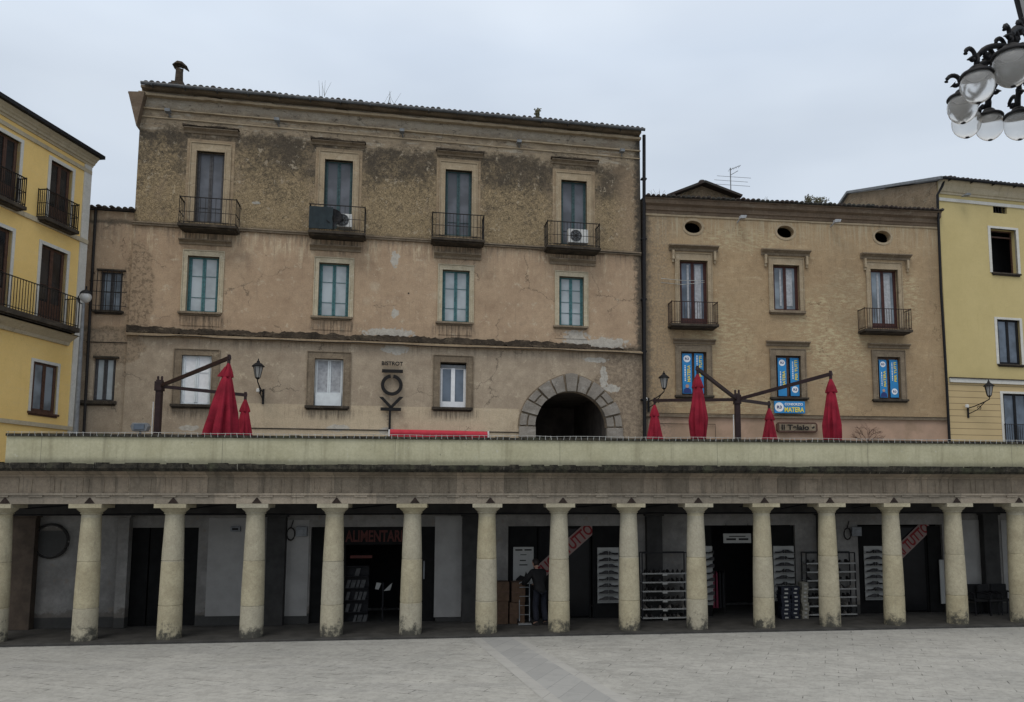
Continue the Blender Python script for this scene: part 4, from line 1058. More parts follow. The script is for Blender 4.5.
HL = [(673, 714.8, 339, 344), (765.9, 809, 341, 346.3), (867.7, 908.7, 343.7, 348.5)]
for i, r in enumerate(LO):
    d = sash(low, r, 'brown_wood', 'pane_dark', rails=(.5,), fw=.05, y=.12)
    surround(d, r, 'trim_grey', w=.2, top=.26, y=-.05)
    a, b, c_, e_ = HL[i]; rr = FN.rect(a, b, c_, e_); hood(d, rr[0], rr[1], rr[2], rr[3], 'trim_grey', d=.2)
    sill(d, r[0] - .28, r[1] + .28, r[2], 'slab_dark', .08, d=.14)
zstr = FN.z(790, 418.5)
m = MB(); m.box(bx0 + .02, bx1 - .05, -.1, .02, zstr, zstr + .1); m.build('string_course', M['trim_grey'], low)
m = MB(); m.tube([(bx0 + .2, -.13, zstr + .13), (bx1 - .2, -.13, zstr + .11)], .014, 4); m.tube([(bx0 + .2, -.05, zstr - .28), (FN.x(715, 430), -.05, zstr - .28), (FN.x(715, 430), -.05, TER)], .012, 4)
m.build('facade_cable', M['iron'], low)
for px, py in ((742, 217.5), (836, 221.5)):
    X, Z = FN.hit(px, py, -.3); m = MB(); m.prism([(X - .15, Z - .1), (X + .1, Z - .07), (X + .14, Z + .04), (X - .12, Z + .03)], -.5, -.3); m.bar((X - .08, -.4, Z - .05), (X - .1, 0, Z - .12), .04)
    m.build('eave_spotlight', M['grey_curtain'], low)
# roof room with a broken little gable
m = MB(); Y = 3.2
P_ = [FN.hit(px, py, Y) for px, py in ((667, 200), (702, 186), (737, 200))]
zb_ = ez + .3
m.prism([(P_[0][0], zb_), (P_[2][0], zb_), (P_[2][0], P_[2][1] + .05), (P_[1][0], P_[1][1]), (P_[0][0], P_[0][1] + .05)], Y, Y + 2.5)
m.build('roof_gable', M['rubble'], low)
m = MB(); a, b, c_ = P_
for p, q_ in ((a, b), (c_, b)): m.bar((p[0] - .1 * (1 if p is a else -1), Y + 1, p[1] + .05), (q_[0], Y + 1, q_[1] + .06), 2.9, .1)
m.lathe([(.14, 0), (.17, .1), (.12, .18), (.02, .22)], 10, (b[0], Y, b[1] + .08)); m.build('gable_tiles', M['roof_tiles'], low)

# ------------------------------------------------------------------ yellow house, left
yl = FL.empty('yellow_corner_house')
tag(yl, 'bright yellow corner house with iron balconies at the left edge', 'building')
lx1 = 0.0; lx0 = FL.x(-60, 300)
lx0 = -9.0
def LR(x0_, x1_, yt, yb, ref=None):
    cx, cy = (x0_ + x1_) / 2, (yt + yb) / 2
    return (FL.x(x0_, cy), FL.x(x1_, cy), FL.z(cx, yb), FL.z(cx, yt))
ez = FL.z(86, 149, -.36)
zs_top = FL.z(60, 211 + .46 * 0 + 4.5); 
sl1 = FL.z(60, 227 , -.0)   # balcony level 1
sl2 = FL.z(40, 317 , -.55)
dT = LR(49, 71.3, 164, 222); dT = (dT[0], dT[1], sl1 + .02, FL.z(60, 164.5))
wT = dT[1] - dT[0]
xl_r = FL.x(18.5, 175); dT2 = (xl_r - wT, xl_r, dT[2], dT[3])
dS = LR(39, 65.5, 248, 316); dS = (dS[0], dS[1], sl2 + .02, FL.z(52, 248)); xs_r = FL.x(9.6, 270); dS2 = (xs_r - (dS[1] - dS[0]), xs_r, dS[2], dS[3])
dG = LR(31.5, 56.5, 363.5, 413)
m = wall_mesh(lx0, lx1, TER - .5, ez, [dT, dT2, dS, dS2, dG], back=8)
build_wall(m, M['yellow_plaster'], yl, x0=lx0, x1=lx1, z0=TER, z1=ez)
for i, r in enumerate((dT, dT2, dS, dS2)):
    d = sash(yl, r, 'brown_wood', 'pane_dark', rails=(.5,) , door=True, fw=.07, y=.1, panel=.28); surround(d, r, 'trim_white', w=.11, top=.12, y=-.03, inner=False)
d = sash(yl, dG, 'brown_wood', 'pane_grey', rails=(), fw=.07, y=.05); surround(d, dG, 'trim_white', w=.09, top=.1, y=-.03, inner=False); sill(d, dG[0] - .12, dG[1] + .12, dG[2], 'brown_wood', .07, d=.08)
# cornice
h = .32; zc0 = ez - h
m = MB(); m.prism_x([(0, zc0), (-.04, zc0), (-.06, zc0 + .06), (-.11, zc0 + .08), (-.13, zc0 + .14), (-.18, zc0 + .18), (-.20, zc0 + .22), (-.26, zc0 + .27), (-.28, ez - .003), (0, ez - .003)], lx0, lx1 + .06)
m.build('cornice', M['trim_cream'], yl)
zst_ = FL.z(60, 155.5)
m = MB(); m.box(lx0, lx1 + .02, -.05, .02, zst_ - .07, zst_ + .06); m.build('string_course', M['trim_cream'], yl)
m = MB(); m.box(lx0, lx1 + .02, -.07, .02, sl1 - .2, sl1 - .05); m.build('string_course', M['trim_cream'], yl)
z3 = FL.z(40, 425.5); m = MB(); m.box(lx0, lx1 + .02, -.07, .02, z3 - .05, z3 + .08); m.build('string_course', M['trim_cream'], yl)
m = MB(); m.box(lx1 - .32, lx1 + .03, -.035, .3, TER, zc0); m.build('corner_strip', M['trim_white'], yl)
m = MB(); m.box(lx0, lx1 + .15, -.42, 8, ez, ez + .12); m.build('roof', M['black_metal'], yl)
for (r, x_0, x_1, py, rp) in ((dT, FL.x(46, 210, -.35), FL.x(80, 225, -.35), 0, 0), (dT2, FL.x(28, 195, -.35) - FL.x(80, 225, -.35) + FL.x(46, 210, -.35), FL.x(28, 195, -.35), 0, 0)):
    balcony(yl, x_0, x_1, sl1, 0, .9, dep=.35, step=.07, bar=.009, belly=0, thick=.12, cross=(.5,), corbel=False)
balcony(yl, lx0 + .2, FL.x(78, 318, -.5), sl2, 0, 1.0, dep=.6, step=.11, bar=.009, belly=.0, thick=.16, cross=(), corbel=False)
m = MB(); m.prism_x([(0, sl2 - .55), (-.08, sl2 - .55), (-.12, sl2 - .45), (-.4, sl2 - .24), (-.5, sl2 - .24), (0, sl2 - .24)], lx0, FL.x(76, 330, -.3)); m.build('balcony_bed', M['trim_cream'], yl)

# ------------------------------------------------------------------ yellow house, right
yr = FR.empty('pale_yellow_house')
tag(yr, 'pale yellow house with rusticated ground floor at the right edge', 'building')
rx0, rx1 = 0.0, FR.x(1150, 300)
ez = FR.z(980, 181.5, -.4)
W1 = FR.rect(991.4, 1016.8, 229.3, 273.3); W2 = FR.rect(998, 1020.6, 320, 364.5); W3 = FR.rect(1004, 1030, 394, 446); W0 = FR.rect(993, 1006.8, 203.2, 213.4)
more = [(r[0] + 3.4, r[1] + 3.4, r[2], r[3]) for r in (W1, W2, W3)]
m = wall_mesh(rx0, rx1, TER - .5, ez, [W0, W1, W2, W3] + more, back=9, reveal=.35)
build_wall(m, M['pale_yellow_plaster'], yr, x0=rx0, x1=rx1, z0=TER, z1=ez)
h = ez - FR.z(980, 197, -.1)
zc0 = ez - h
m = MB(); m.prism_x([(0, zc0), (-.05, zc0), (-.05, zc0 + h*.15), (-.10, zc0 + h*.2), (-.2, zc0 + h*.6), (-.34, zc0 + h*.85), (-.36, ez - .003), (0, ez - .003)], rx0, rx1); m.build('cornice', M['trim_cream'], yr)
zz = FR.z(960, 201.5); m = MB(); m.box(rx0, rx1, -.05, .02, zz - .06, zz + .08); m.build('string_course', M['trim_white'], yr)
tile_roof(yr, rx0 - .05, rx1, ez, over=.4, seed=8, depth=4.5, slope=.25, gutter=True, gm='black_metal')
zz = FR.z(975, 382); m = MB(); m.box(rx0 + .05, rx1, -.09, .02, zz - .05, zz + .12); m.build('string_course', M['trim_white'], yr)
m = MB(); m.box(rx0 + .05, rx1, -.13, .02, zz + .121, zz + .16); m.build('string_cap', M['slab_dark'], yr)
m = MB(); r = W0
for i in range(5): X = r[0] + (r[1] - r[0]) * (i + .5) / 5; m.bar((X, .1, r[2]), (X, .1, r[3]), .03)
m.build('attic_grille', M['iron'], yr)
for i, r in enumerate((W1, W2, W3) + tuple(more)):
    k = i % 3
    if k == 0:
        m = MB(); y_ = .26; m.box(r[0], r[0] + .05, y_, y_ + .06, r[2], r[3]); m.box(r[1] - .05, r[1], y_, y_ + .06, r[2], r[3]); m.box(r[0], r[1], y_, y_ + .06, r[3] - .32, r[3] - .26); m.box(r[0] + .05, r[1] - .05, y_, y_ + .06, r[3] - .05, r[3])
        d = m.build('window', M['brown_wood'], yr); sill(d, r[0] - .06, r[1] + .1, r[2], 'slab_dark', .07, d=.1)
    else:
        d = sash(yr, r, 'black_metal', 'pane_blue', rails=(), fw=.07, y=.1, door=k == 2); sill(d, r[0] - .1, r[1] + .1, r[2], 'slab_dark', .06, d=.1)
    surround(d, r, 'trim_white', w=.13, top=.1, y=-.025, inner=False)
r = W3; balcony(yr, r[0] - .05, r[1] + .3, r[2] + .02, 0, .9, dep=.12, step=.1, bar=.008, corbel=False)
X, Z = FR.hit(965, 196, -.3); m = MB(); m.prism([(X - .17, Z - .05), (X + .16, Z - .0), (X + .1, Z + .07), (X - .05, Z + .07)], -.5, -.25); m.build('eave_spotlight', M['grey_metal'], yr)
# bare side gable seen above the brown house
m = MB(); Dp = 4.6
zf_ = ez + .0
def side(pxl, pyl):   # point on the side plane x=rx0 of FR
    d = ray(pxl, pyl); C = Vector((0, 0, CAMZ)); nrm = FR.u
    k = -(C - FR.o).dot(nrm) / d.dot(nrm) if abs(d.dot(nrm)) > 1e-6 else 0
    P = C + d * k - FR.o; return P.dot(FR.v), P.z
s1 = side(850, 194); s2 = side(842, 206)
print('side', s1, s2)
ya, za = s1; yb_, zb_ = s2
ya = min(max(ya, 2), 12); yb_ = min(max(yb_, ya + .3), 14)
m.prism_x([(0.02, ez - 1.5), (yb_, ez - 1.5), (yb_, zb_), (ya, za), (0.02, ez - .02)], rx0 - .06, rx0 - .01)
m.build('side_gable', M['rubble'], yr)
m = MB(); m.bar((rx0 - .05, -.45, ez - .02), (rx0 - .05, ya, za + .08), .3, .12); m.bar((rx0 - .05, ya, za + .08), (rx0 - .05, yb_ + .1, zb_ + .05), .3, .12); m.build('verge', M['grey_metal'], yr)
m = MB(); X = lambda px, py: FR.x(px, py, -.12)
m.tube([(X(941.5, 182), -.3, FR.z(941.5, 182)), (X(941, 188), -.2, FR.z(941, 188)), (X(937.5, 196), -.12, FR.z(937, 196)), (X(941, 290), -.12, FR.z(941, 290)), (X(946, 378), -.14, FR.z(946, 378)), (X(949.5, 440), -.12, TER)], .055, 8)
m.build('downpipe', M['black_metal'], yr)

# ------------------------------------------------------------------ wall lanterns
def lantern(F, px, py, pyw, side_=1, label=''):
    """lantern centre px,py ; wall plate at pyw"""
    t = -.75; X, Z = F.hit(px, py, t); s = 1
    root = F.empty('wall_lantern', (X, t, Z)); tag(root, label, 'wall lantern', 'iron wall lanterns')
    m = MB(); m.lathe([(.03, -.30), (.07, -.27), (.085, -.24), (.08, -.235)], 6); 
    for k in range(6):
        a = math.pi / 3 * k; m.bar((.085 * math.cos(a), .085 * math.sin(a), -.24), (.165 * math.cos(a), .165 * math.sin(a), .16), .016)
    m.build('frame', M['black_metal'], root)
    g_ = MB(); g_.lathe([(.075, -.235), (.155, .155)], 6); g_.build('glass', M['lamp_glass'], root)
    c_ = MB(); c_.lathe([(.22, .155), (.225, .17), (.15, .24), (.09, .29), (.06, .30), (.05, .36), (.02, .38), (.02, .43), (.005, .45)], 12); c_.build('cap', M['black_metal'], root, smooth='auto')
    b = MB(); dx = side_ * .45; yw = -t
    b.tube([(0, 0, -.3), (0, 0, -.38), (dx * .2, yw * .25, -.48), (dx * .6, yw * .7, -.62), (dx, yw, -.7)], .022, 6)
    pts = []
    for i in range(16):
        a = i / 15 * 5.2; r_ = .12 * (1 - i / 20); pts.append((dx * .5 + side_ * (-.08 + r_ * math.cos(a)) , yw * .55, -.72 + r_ * math.sin(a)))
    b.tube(pts, .016, 5)
    b.tube([(dx * .15, yw * .2, -.45), (dx * .5, yw * .6, -.78), (dx, yw, -.95)], .018, 6)
    b.box(dx - .035, dx + .035, yw - .04, yw, -1.1, -.55)
    b.build('bracket', M['black_metal'], root)
    w = MB(); w.lathe([(.05, -.07), (.08, -.05), (.08, .05), (.05, .07)], 12, (dx - .0 - .15, yw - .15, -.62)); w.build('camera_box', M['white_plastic'], root)
    return root
nn = NT('lamp_glass'); nn.done((.42, .42, .41), .25, None, spec=.5); nn.b.inputs['Transmission Weight'].default_value = .35; M['lamp_glass'] = nn.m
lantern(FM, 258, 371, 0, .2, 'black iron wall lantern on the palazzo right of the white shuttered window')
lantern(FN, 664, 382, 0, -1, 'black iron wall lantern above the leftmost red parasol of the four armed mast')
lantern(FR, 989, 390, 0, -1, 'black iron wall lantern on the pale yellow house at the right')

# ------------------------------------------------------------------ globe lamp post, left
P = at(85.5, 297, 26.0); base = Vector((P.x - .05, P.y, TER))
rt = empty('globe_street_lamp', base); tag(rt, 'grey lamp post with one white globe beside the yellow corner house', 'street lamp')
h = P.z - TER
m = MB(); m.lathe([(.13, 0), (.13, .9), (.10, 1.0), (.085, 1.1), (.06, h - 1.6), (.045, h - .2)], 12); m.build('post', M['grey_metal'], rt, smooth='auto')
nn = NT('globe_glass'); f = nn.noise(3, 3, .5); nn.done((.74, .75, .76), .3, None, spec=.5); nn.b.inputs['Transmission Weight'].default_value = .55
nn.b.inputs['Roughness'].default_value = .35; M['globe_glass'] = nn.m
m = MB(); m.lathe([(.175 * math.sin(math.pi * i / 14) + .001, -.19 * math.cos(math.pi * i / 14)) for i in range(15)], 24, (.06, 0, h)); m.build('globe', M['globe_glass'], rt, smooth=True)
m = MB(); m.lathe([(.18, .10), (.175, .13), (.12, .20), (.05, .24), (.025, .27), (.025, .36), (.005, .38)], 18, (.06, 0, h)); m.tube([(0, 0, h - .25), (-.16, 0, h - .18), (-.19, 0, h + .0), (-.13, 0, h + .12)], .022, 6); m.build('cap', M['black_metal'], rt, smooth='auto')

# ------------------------------------------------------------------ many-globed lamp, top right
PL = at(1036, 60, 9.2)
rt = empty('chandelier_street_lamp', (PL.x, PL.y, -.06)); tag(rt, 'ornate black street lamp with a cluster of hanging glass globes at the top right', 'street lamp')
L0 = Vector((PL.x, PL.y, -.06))
m = MB(); zt_ = at(1036, 10, 9.2).z
m.lathe([(.26, 0), (.26, .3), (.2, .4), (.17, 1.1), (.12, 1.3), (.085, 2), (.07, 5), (.06, zt_ + .4)], 16); m.lathe([(.07, 0), (.13, .05), (.13, .15), (.07, .22)], 14, (0, 0, zt_ - .6)); m.lathe([(.07, 0), (.16, .06), (.1, .15)], 14, (0, 0, zt_ - .1))
m.build('post', M['black_metal'], rt, smooth='auto')
globes = [(1012, 66, 8.6, 20), (977.5, 85, 8.7, 17.5), (962.5, 107, 9.2, 15.5), (966.5, 122, 9.9, 15), (989.5, 125, 9.9, 14.5), (1019, 124, 9.6, 15), (1062, 70, 8.4, 19), (1080, 100, 9.0, 16), (1052, 122, 9.7, 15)]
nn = NT('hanging_globe_glass'); nn.done((.88, .87, .85), .2, None, spec=.4); nn.b.inputs['Transmission Weight'].default_value = .78; nn.b.inputs['Roughness'].default_value = .22; nn.b.inputs['IOR'].default_value = 1.15
M['hanging_globe_glass'] = nn.m
for (px, py, Y, rp_) in globes:
    G = at(px, py, Y) - L0; r_ = rp_ / FPX * Y * .97
    a = MB()
    hub = Vector((0, 0, G.z + .52)); tip = Vector((G.x, G.y, G.z + r_ * 1.25))
    d = (tip - hub); dx = Vector((d.x, d.y, 0))
    P0, P1, P2, P3 = hub, hub + dx * .35 + Vector((0, 0, .22)), hub + dx * .98 + Vector((0, 0, .05)), tip
    a.tube([P0 * (1-u)**3 + P1 * 3*u*(1-u)**2 + P2 * 3*u*u*(1-u) + P3 * u**3 for u in [k_ / 12 for k_ in range(13)]], .034, 8)
    # scrolls
    un = dx.normalized()
    for (cf, cz_, rr_, sg) in ((1.12, .22, .10, 1), (.80, .02, .10, -1), (.58, .20, .10, 1), (.34, .04, .10, -1), (.2, .24, .1, 1)):
        c0 = hub + dx * cf + Vector((0, 0, cz_ - .12)); pts = []
        if cf > 1: c0 = tip + un * .08 + Vector((0, 0, .1))
        for i in range(15):
            t = i / 14 * 5.4; q_ = rr_ * (1 - i / 22); pts.append(c0 + un * (q_ * math.cos(t) * sg) + Vector((0, 0, q_ * math.sin(t))))
        a.tube(pts, [.026 + .02 * (i == 14) for i in range(15)], 6)
    arm = a.build('arm', M['black_metal'], rt, smooth=True)
    c_ = MB(); c_.lathe([(.03, r_ * 1.25), (.06, r_ * 1.2), (r_ * .42, r_ * 1.12), (r_ * .5, r_ * .95), (r_ * .93, r_ * .74), (r_ * 1.0, r_ * .64), (r_ * 1.0, r_ * .56), (r_ * .92, r_ * .58)], 24, G); c_.build('cap', M['black_metal'], arm, smooth='auto')
    g_ = MB(); g_.lathe([(r_ * max(.02, math.sin(math.pi * (.0 + i / 16))) * (1.0 if i > 5 else (.86 + .028 * i)), -r_ * 1.18 * math.cos(math.pi * i / 16) if i < 8 else -r_ * math.cos(math.pi * i / 16)) for i in range(0, 13)], 28, G, cap=False); g_.build('globe', M['hanging_globe_glass'], arm, smooth=True)
    b_ = MB(); b_.lathe([(.05, r_ * .6), (r_ * .5, r_ * .5), (r_ * .38, r_ * .36), (.03, r_ * .3)], 16, G); b_.build('reflector', M['grey_metal'], arm, smooth=True)
    k_ = MB(); k_.lathe([(.01, -r_ * 1.22), (.03, -r_ * 1.18), (.02, -r_ * 1.1)], 8, G); k_.build('finial', M['black_metal'], arm)
m = MB(); T_ = at(1030, 10, 9.0) - L0; m.lathe([(.09, -.15), (.17, .35)], 6, T_); m.build('lantern_glass', M['lamp_glass'], rt)
m = MB(); 
for k in range(6):
    a = math.pi / 3 * k; m.bar((T_.x + .095 * math.cos(a), T_.y + .095 * math.sin(a), T_.z - .17), (T_.x + .18 * math.cos(a), T_.y + .18 * math.sin(a), T_.z + .36), .03)
m.lathe([(.22, .36), (.1, .55), (.02, .7)], 12, T_); m.build('lantern_frame', M['black_metal'], rt)

# ------------------------------------------------------------------ parasols on masts
n = NT('parasol_cloth'); f = n.noise(3, 4, .6, v=n.offs()); g_ = n.noise(40, 3, .6)
c = n.mix(n.ss(f, .3, .7), (.17, .009, .021), (.27, .015, .033)); M['parasol_cloth'] = n.done(c, .85, n.M('ADD', f, g_), .2, .01, spec=.2)
def canopy(root, top, length, wmid, wbot, seed, flap=True, lean=0.0):
    q = random.Random(seed); m = MB(); ph = q.uniform(0, 6); L = length
    prof = [(.03, 0), (.045, -.03), (.08, -.12), (.12, -.26), (.15, -.40), (.145, -.43), (.12, -.44)]
    m.lathe([(r, z) for r, z in prof], 40, (top.x, top.y, top.z), mod=lambda t, z: 1 + (.22 * math.sin(5 * t + ph) + .07 * math.sin(11 * t + ph * 2)) * min(1, -z * 3))
    if flap:
        m.add([(top.x - .1, top.y - .02, top.z - .12), (top.x - .27, top.y - .06, top.z - .40), (top.x - .08, top.y - .12, top.z - .44), (top.x, top.y - .1, top.z - .1)], [(0, 1, 2), (0, 2, 3)])
    pf = []
    for i in range(22):
        t = i / 21
        if t < .6: r = .115 + (wmid - .115) * (t / .6) ** .8
        else: r = wmid + (wbot - wmid) * ((t - .6) / .4) ** 1.5
        pf.append((r, -.38 - (L - .38) * t))
    def md(t, z):
        k = min(1, (-z - .3) * .9)
        return 1 + k * (.42 * abs(math.sin(4 * t + ph + .25 * math.sin(z * 2.2))) - .22 + .10 * math.sin(13 * t + z * 1.5 + ph))
    m.lathe(pf, 96, (top.x, top.y, top.z), mod=md)
    if lean: m.v = [(x + lean * min(0, z - top.z) * -1, y, z) for x, y, z in m.v]
    return m.build('canopy', M['parasol_cloth'], root, smooth=True)
def mast(px, pytop, Y, arms, label, w=.17):
    T_ = at(px, pytop, Y); rt = empty('parasol_mast', (T_.x, T_.y, TER)); tag(rt, label, 'parasol')
    O = Vector((T_.x, T_.y, TER)); h = T_.z - TER
    m = MB(); m.box(-w/2, w/2, -w/2, w/2, 0, h); m.box(-.4, .4, -.4, .4, 0, .06); m.box(-w/2 - .03, w/2 + .03, -w/2 - .03, w/2 + .03, h - .35, h - .05)
    for a in (-.06, .06): m.lathe([(.035, 0), (.035, .1), (.02, .13)], 8, (a, 0, h))
    m.build('mast', M['mast_metal'], rt, bevel=.008)
    c_ = MB(); c_.tube([(-w/2 - .06, -.05, .1), (-w/2 - .06, -.05, h - .7)], .018, 6); c_.build('cable', M['white_plastic'], rt)
    for i, (ex, ey, eY, ln, wm, wb, fl) in enumerate(arms):
        E = at(ex, ey, eY) - O; a = MB()
        a.bar((0, 0, h - .2), E + (E - Vector((0, 0, h - .2))).normalized() * .05, .085, .10)
        a.box(E.x - .035, E.x + .035, E.y - .035, E.y + .035, E.z - .2, E.z + .1)
        arm = a.build('arm', M['mast_metal'], rt)
        p_ = MB(); p_.tube([(E.x, E.y, E.z - .1), (E.x, E.y, max(.3, E.z - ln))], .02, 8); p_.build('pole', M['mast_metal'], arm)
        canopy(arm, Vector((E.x, E.y, E.z - .14)), ln, wm, wb, i * 7 + int(px), fl, -.075 if fl else 0)
    return rt
mast(160, 380, 25.0, [(229, 358, 22.8, 2.9, .39, .56, True), (245.5, 395, 26.3, 2.5, .27, .42, False)], 'brown metal mast with two closed red parasols, at the left of the terrace')
mast(737, 393.5, 26.0, [(697.5, 369, 23.6, 2.0, .235, .18, False), (830.5, 374, 23.9, 2.08, .235, .20, False), (654.5, 400.5, 28.0, 2.4, .29, .34, False), (769, 404, 27.6, 2.4, .29, .34, False)], 'brown metal mast with four closed red parasols, at the right of the terrace')

# ------------------------------------------------------------------ signs
def put(F, px, py, t, name, label, cat, group=None):
    X, Z = F.hit(px, py, t); e_ = F.empty(name, (X, t, Z)); tag(e_, label, cat, group); return e_
# vertical restaurant sign
sg = put(FM, 391.5, 400, -.14, 'restaurant_sign', 'tall black vertical letter sign on the palazzo wall above the red awning', 'sign')
ppm = 800 / 30.2
def S(px, py): X, Z = FM.hit(px, py, -.14); X0, Z0 = FM.hit(391.5, 400, -.14); return X - X0, Z - Z0
lettering('word', 'BISTROT', S(403, 366)[0] - S(381.7, 366)[0], .15, M['letter_black'], sg, (S(392.4, 363.5)[0], 0, S(392.4, 363.5)[1]), depth=.02)
m = MB(); a, b = S(382, 370.8), S(403, 370.8); m.box(a[0], b[0], -.02, .03, a[1] - .06, a[1] + .06); m.build('letter_i', M['letter_black'], sg)
m = MB(); c_ = S(391.8, 385); ro, ri = S(402.7, 385)[0] - c_[0], S(399.3, 385)[0] - c_[0]; N = 48
for i in range(N):
    a0 = math.pi/2 + .14 + (2 * math.pi - .28) * i / N; a1 = math.pi/2 + .14 + (2 * math.pi - .28) * (i + 1) / N
    m.prism([(c_[0] + ri * math.cos(a0), c_[1] + ri * math.sin(a0)), (c_[0] + ri * math.cos(a1), c_[1] + ri * math.sin(a1)), (c_[0] + ro * math.cos(a1), c_[1] + ro * math.sin(a1)), (c_[0] + ro * math.cos(a0), c_[1] + ro * math.sin(a0))], -.02, .03)
m.build('letter_o', M['letter_black'], sg)
m = MB(); a, b = S(380.5, 409), S(401, 409); m.box(a[0], b[0], -.02, .03, a[1] - .06, a[1] + .06)
for px in (381, 401.5):
    a, b = S(391, 407.5), S(px, 396.8); d = Vector((b[0] - a[0], 0, b[1] - a[1])).normalized() * .0
    m.bar((a[0], .005, a[1]), (b[0], .005, b[1]), .048, .09) if 0 else m.prism([(a[0] - .07, a[1]), (a[0] + .07, a[1]), (b[0] + .075, b[1]), (b[0] - .075, b[1])], -.022, .028)
m.build('letter_k', M['letter_black'], sg)
m = MB(); a = S(390.2, 409), S(390.2, 432); m.box(a[0][0] - .05, a[0][0] + .035, -.015, .025, a[1][1] - .5, a[0][1] - .046)
m.build('post', M['letter_black'], sg)
# awning
x_0, x_1, z_0, z_1 = FM.rect(390, 487.5, 429.8, 437, -.3)
aw = FM.empty('awning', ((x_0 + x_1) / 2, 0, z_0)); tag(aw, 'narrow rolled red awning low on the palazzo wall, just above the parapet', 'awning')
w = (x_1 - x_0) / 2; hh = (z_1 - z_0) / 2; m = MB(); m.tube([(-w, -.2, hh), (-w * .3, -.2, hh - .006), (w * .4, -.2, hh - .012), (w, -.2, hh - .03)], hh, 14); m.box(-w, w, -.3, -.27, -.12, hh); m.build('cloth', M['awning_red'], aw, smooth='auto')
for s_ in (-1, 1): m = MB(); m.box(s_ * w - .03 + s_ * .032, s_ * w + .03 + s_ * .032, -.3, 0, hh - .14, hh + .12); m.build('end_cap', M['white_plastic'], aw)
# carved shop sign
r = FN.rect(777, 817.5, 422.3, 432.4, -.12); cx, cz = (r[0] + r[1]) / 2, (r[2] + r[3]) / 2; hw, hh = (r[1] - r[0]) / 2, (r[3] - r[2]) / 2
sg = FN.empty('shop_sign', (cx, -.12, cz)); tag(sg, 'dark wooden shop sign with cream lettering panel on the pink wall', 'sign')
m = MB(); k = .08; m.prism([(-hw + k, -hh), (hw - k, -hh), (hw, -hh + k), (hw, hh - k), (hw - k, hh), (-hw + k, hh), (-hw, hh - k), (-hw, -hh + k)], -.02, .1); m.build('board', M['brown_wood'], sg, bevel=.01)
m = MB(); m.prism([(-hw + .09, -hh + .07), (hw - .09, -hh + .07), (hw - .09, hh - .07), (-hw + .09, hh - .07)], -.03, -.021); m.build('panel', M['trim_grey'], sg)
lettering('word', 'Il Telaio', hw * 1.35, hh * 1.05, M['letter_black'], sg, (-hw * .12, -.04, 0), depth=.006)
m = MB(); m.prism([(hw * .68, -.02), (hw * .8, .05), (hw * .86, .02), (hw * .75, -.06)], -.036, -.031); m.build('mark', M['letter_black'], sg)
# blue horizontal sign
r = FN.rect(774.5, 804.8, 401.3, 413.2, -.16); cx, cz = (r[0] + r[1]) / 2, (r[2] + r[3]) / 2; hw, hh = (r[1] - r[0]) / 2, (r[3] - r[2]) / 2
def disc(m, x, z, r_, y0, y1, n=20): m.prism([(x + r_ * math.cos(2*math.pi*i/n), z + r_ * math.sin(2*math.pi*i/n)) for i in range(n)], y0, y1)
sg = FN.empty('blue_sign', (cx, -.16, cz)); tag(sg, 'blue horizontal sign with yellow word and round white logo under the middle window', 'sign')
m = MB(); m.box(-hw, hw, -.02, .06, -hh, hh); m.build('board', M['banner_blue'], sg)
m = MB(); disc(m, -hw * .7, 0, hh * .78, -.028, -.021); m.build('logo', M['banner_white'], sg)
lettering('logo_mark', 'R3', hh * .8, hh * .5, M['banner_navy'], sg, (-hw * .7, -.034, 0), depth=.003)
lettering('word', 'MATERA', hw * 1.28, hh * .8, M['banner_yellow'], sg, (hw * .28, -.03, -hh * .4), depth=.004)
lettering('word', 'CONSORZIO', hw * 1.2, hh * .42, M['banner_white'], sg, (hw * .26, -.03, hh * .5), depth=.004)
# hanging banners in the lower windows
def banner(x0_, x1_, y0_, y1_, logo_top, portrait, label, word):
    r = FN.rect(x0_, x1_, y0_, y1_, .06); cx = (r[0] + r[1]) / 2; hw = (r[1] - r[0]) / 2; H = r[3] - r[2]
    e_ = FN.empty('window_banner', (cx, .06, r[2])); tag(e_, label, 'banner', 'blue banners in the lower windows of the brown house')
    m = MB(); m.box(-hw, hw, -.006, .006, 0, H); m.build('cloth', M['banner_blue'], e_)
    zl = H - hw * 1.1 if logo_top else hw * 1.4
    m = MB(); disc(m, 0, zl, hw * .72, -.012, -.007); m.build('logo', M['banner_white'], e_)
    lettering('logo_mark', 'R3', hw * .8, hw * .5, M['banner_navy'], e_, (0, -.016, zl), depth=.002)
    if logo_top: zc_, Lh = H * (.5 if portrait else .45), H * .42
    else: zc_, Lh = H * .68, H * .52
    lettering('word', word, Lh, hw * .62, M['banner_yellow'], e_, (hw * .35, -.012, zc_), turn=R(90), depth=.003)
    m = MB(); q = random.Random(int(x0_))
    zz = zc_ - Lh * .45
    while zz < zc_ + Lh * .45: d_ = q.uniform(.03, .09); m.box(-hw * .52, -hw * .3, -.012, -.007, zz, zz + d_); zz += d_ + .025
    m.build('small_print', M['banner_white'], e_)
    if portrait:
        m = MB(); m.prism([(-hw * .9, .02), (hw * .9, .02), (hw * .7, H * .11), (hw * .2, H * .14), (-hw * .3, H * .14), (-hw * .75, H * .1)], -.012, -.007); m.build('portrait_coat', M['banner_navy'], e_)
        m = MB(); disc(m, -hw * .02, H * .185, hw * .36, -.013, -.008); m.build('portrait_face', M['skin_tone'], e_)
banner(682.3, 691.8, 353.5, 393.5, True, True, 'blue banner with a portrait at its foot, in the lower window nearest the palazzo', 'MATERA')
banner(694.5, 703.5, 353.5, 393.5, False, False, 'blue banner partly behind the tall red parasol, beside the portrait banner', 'PER TUTTI')
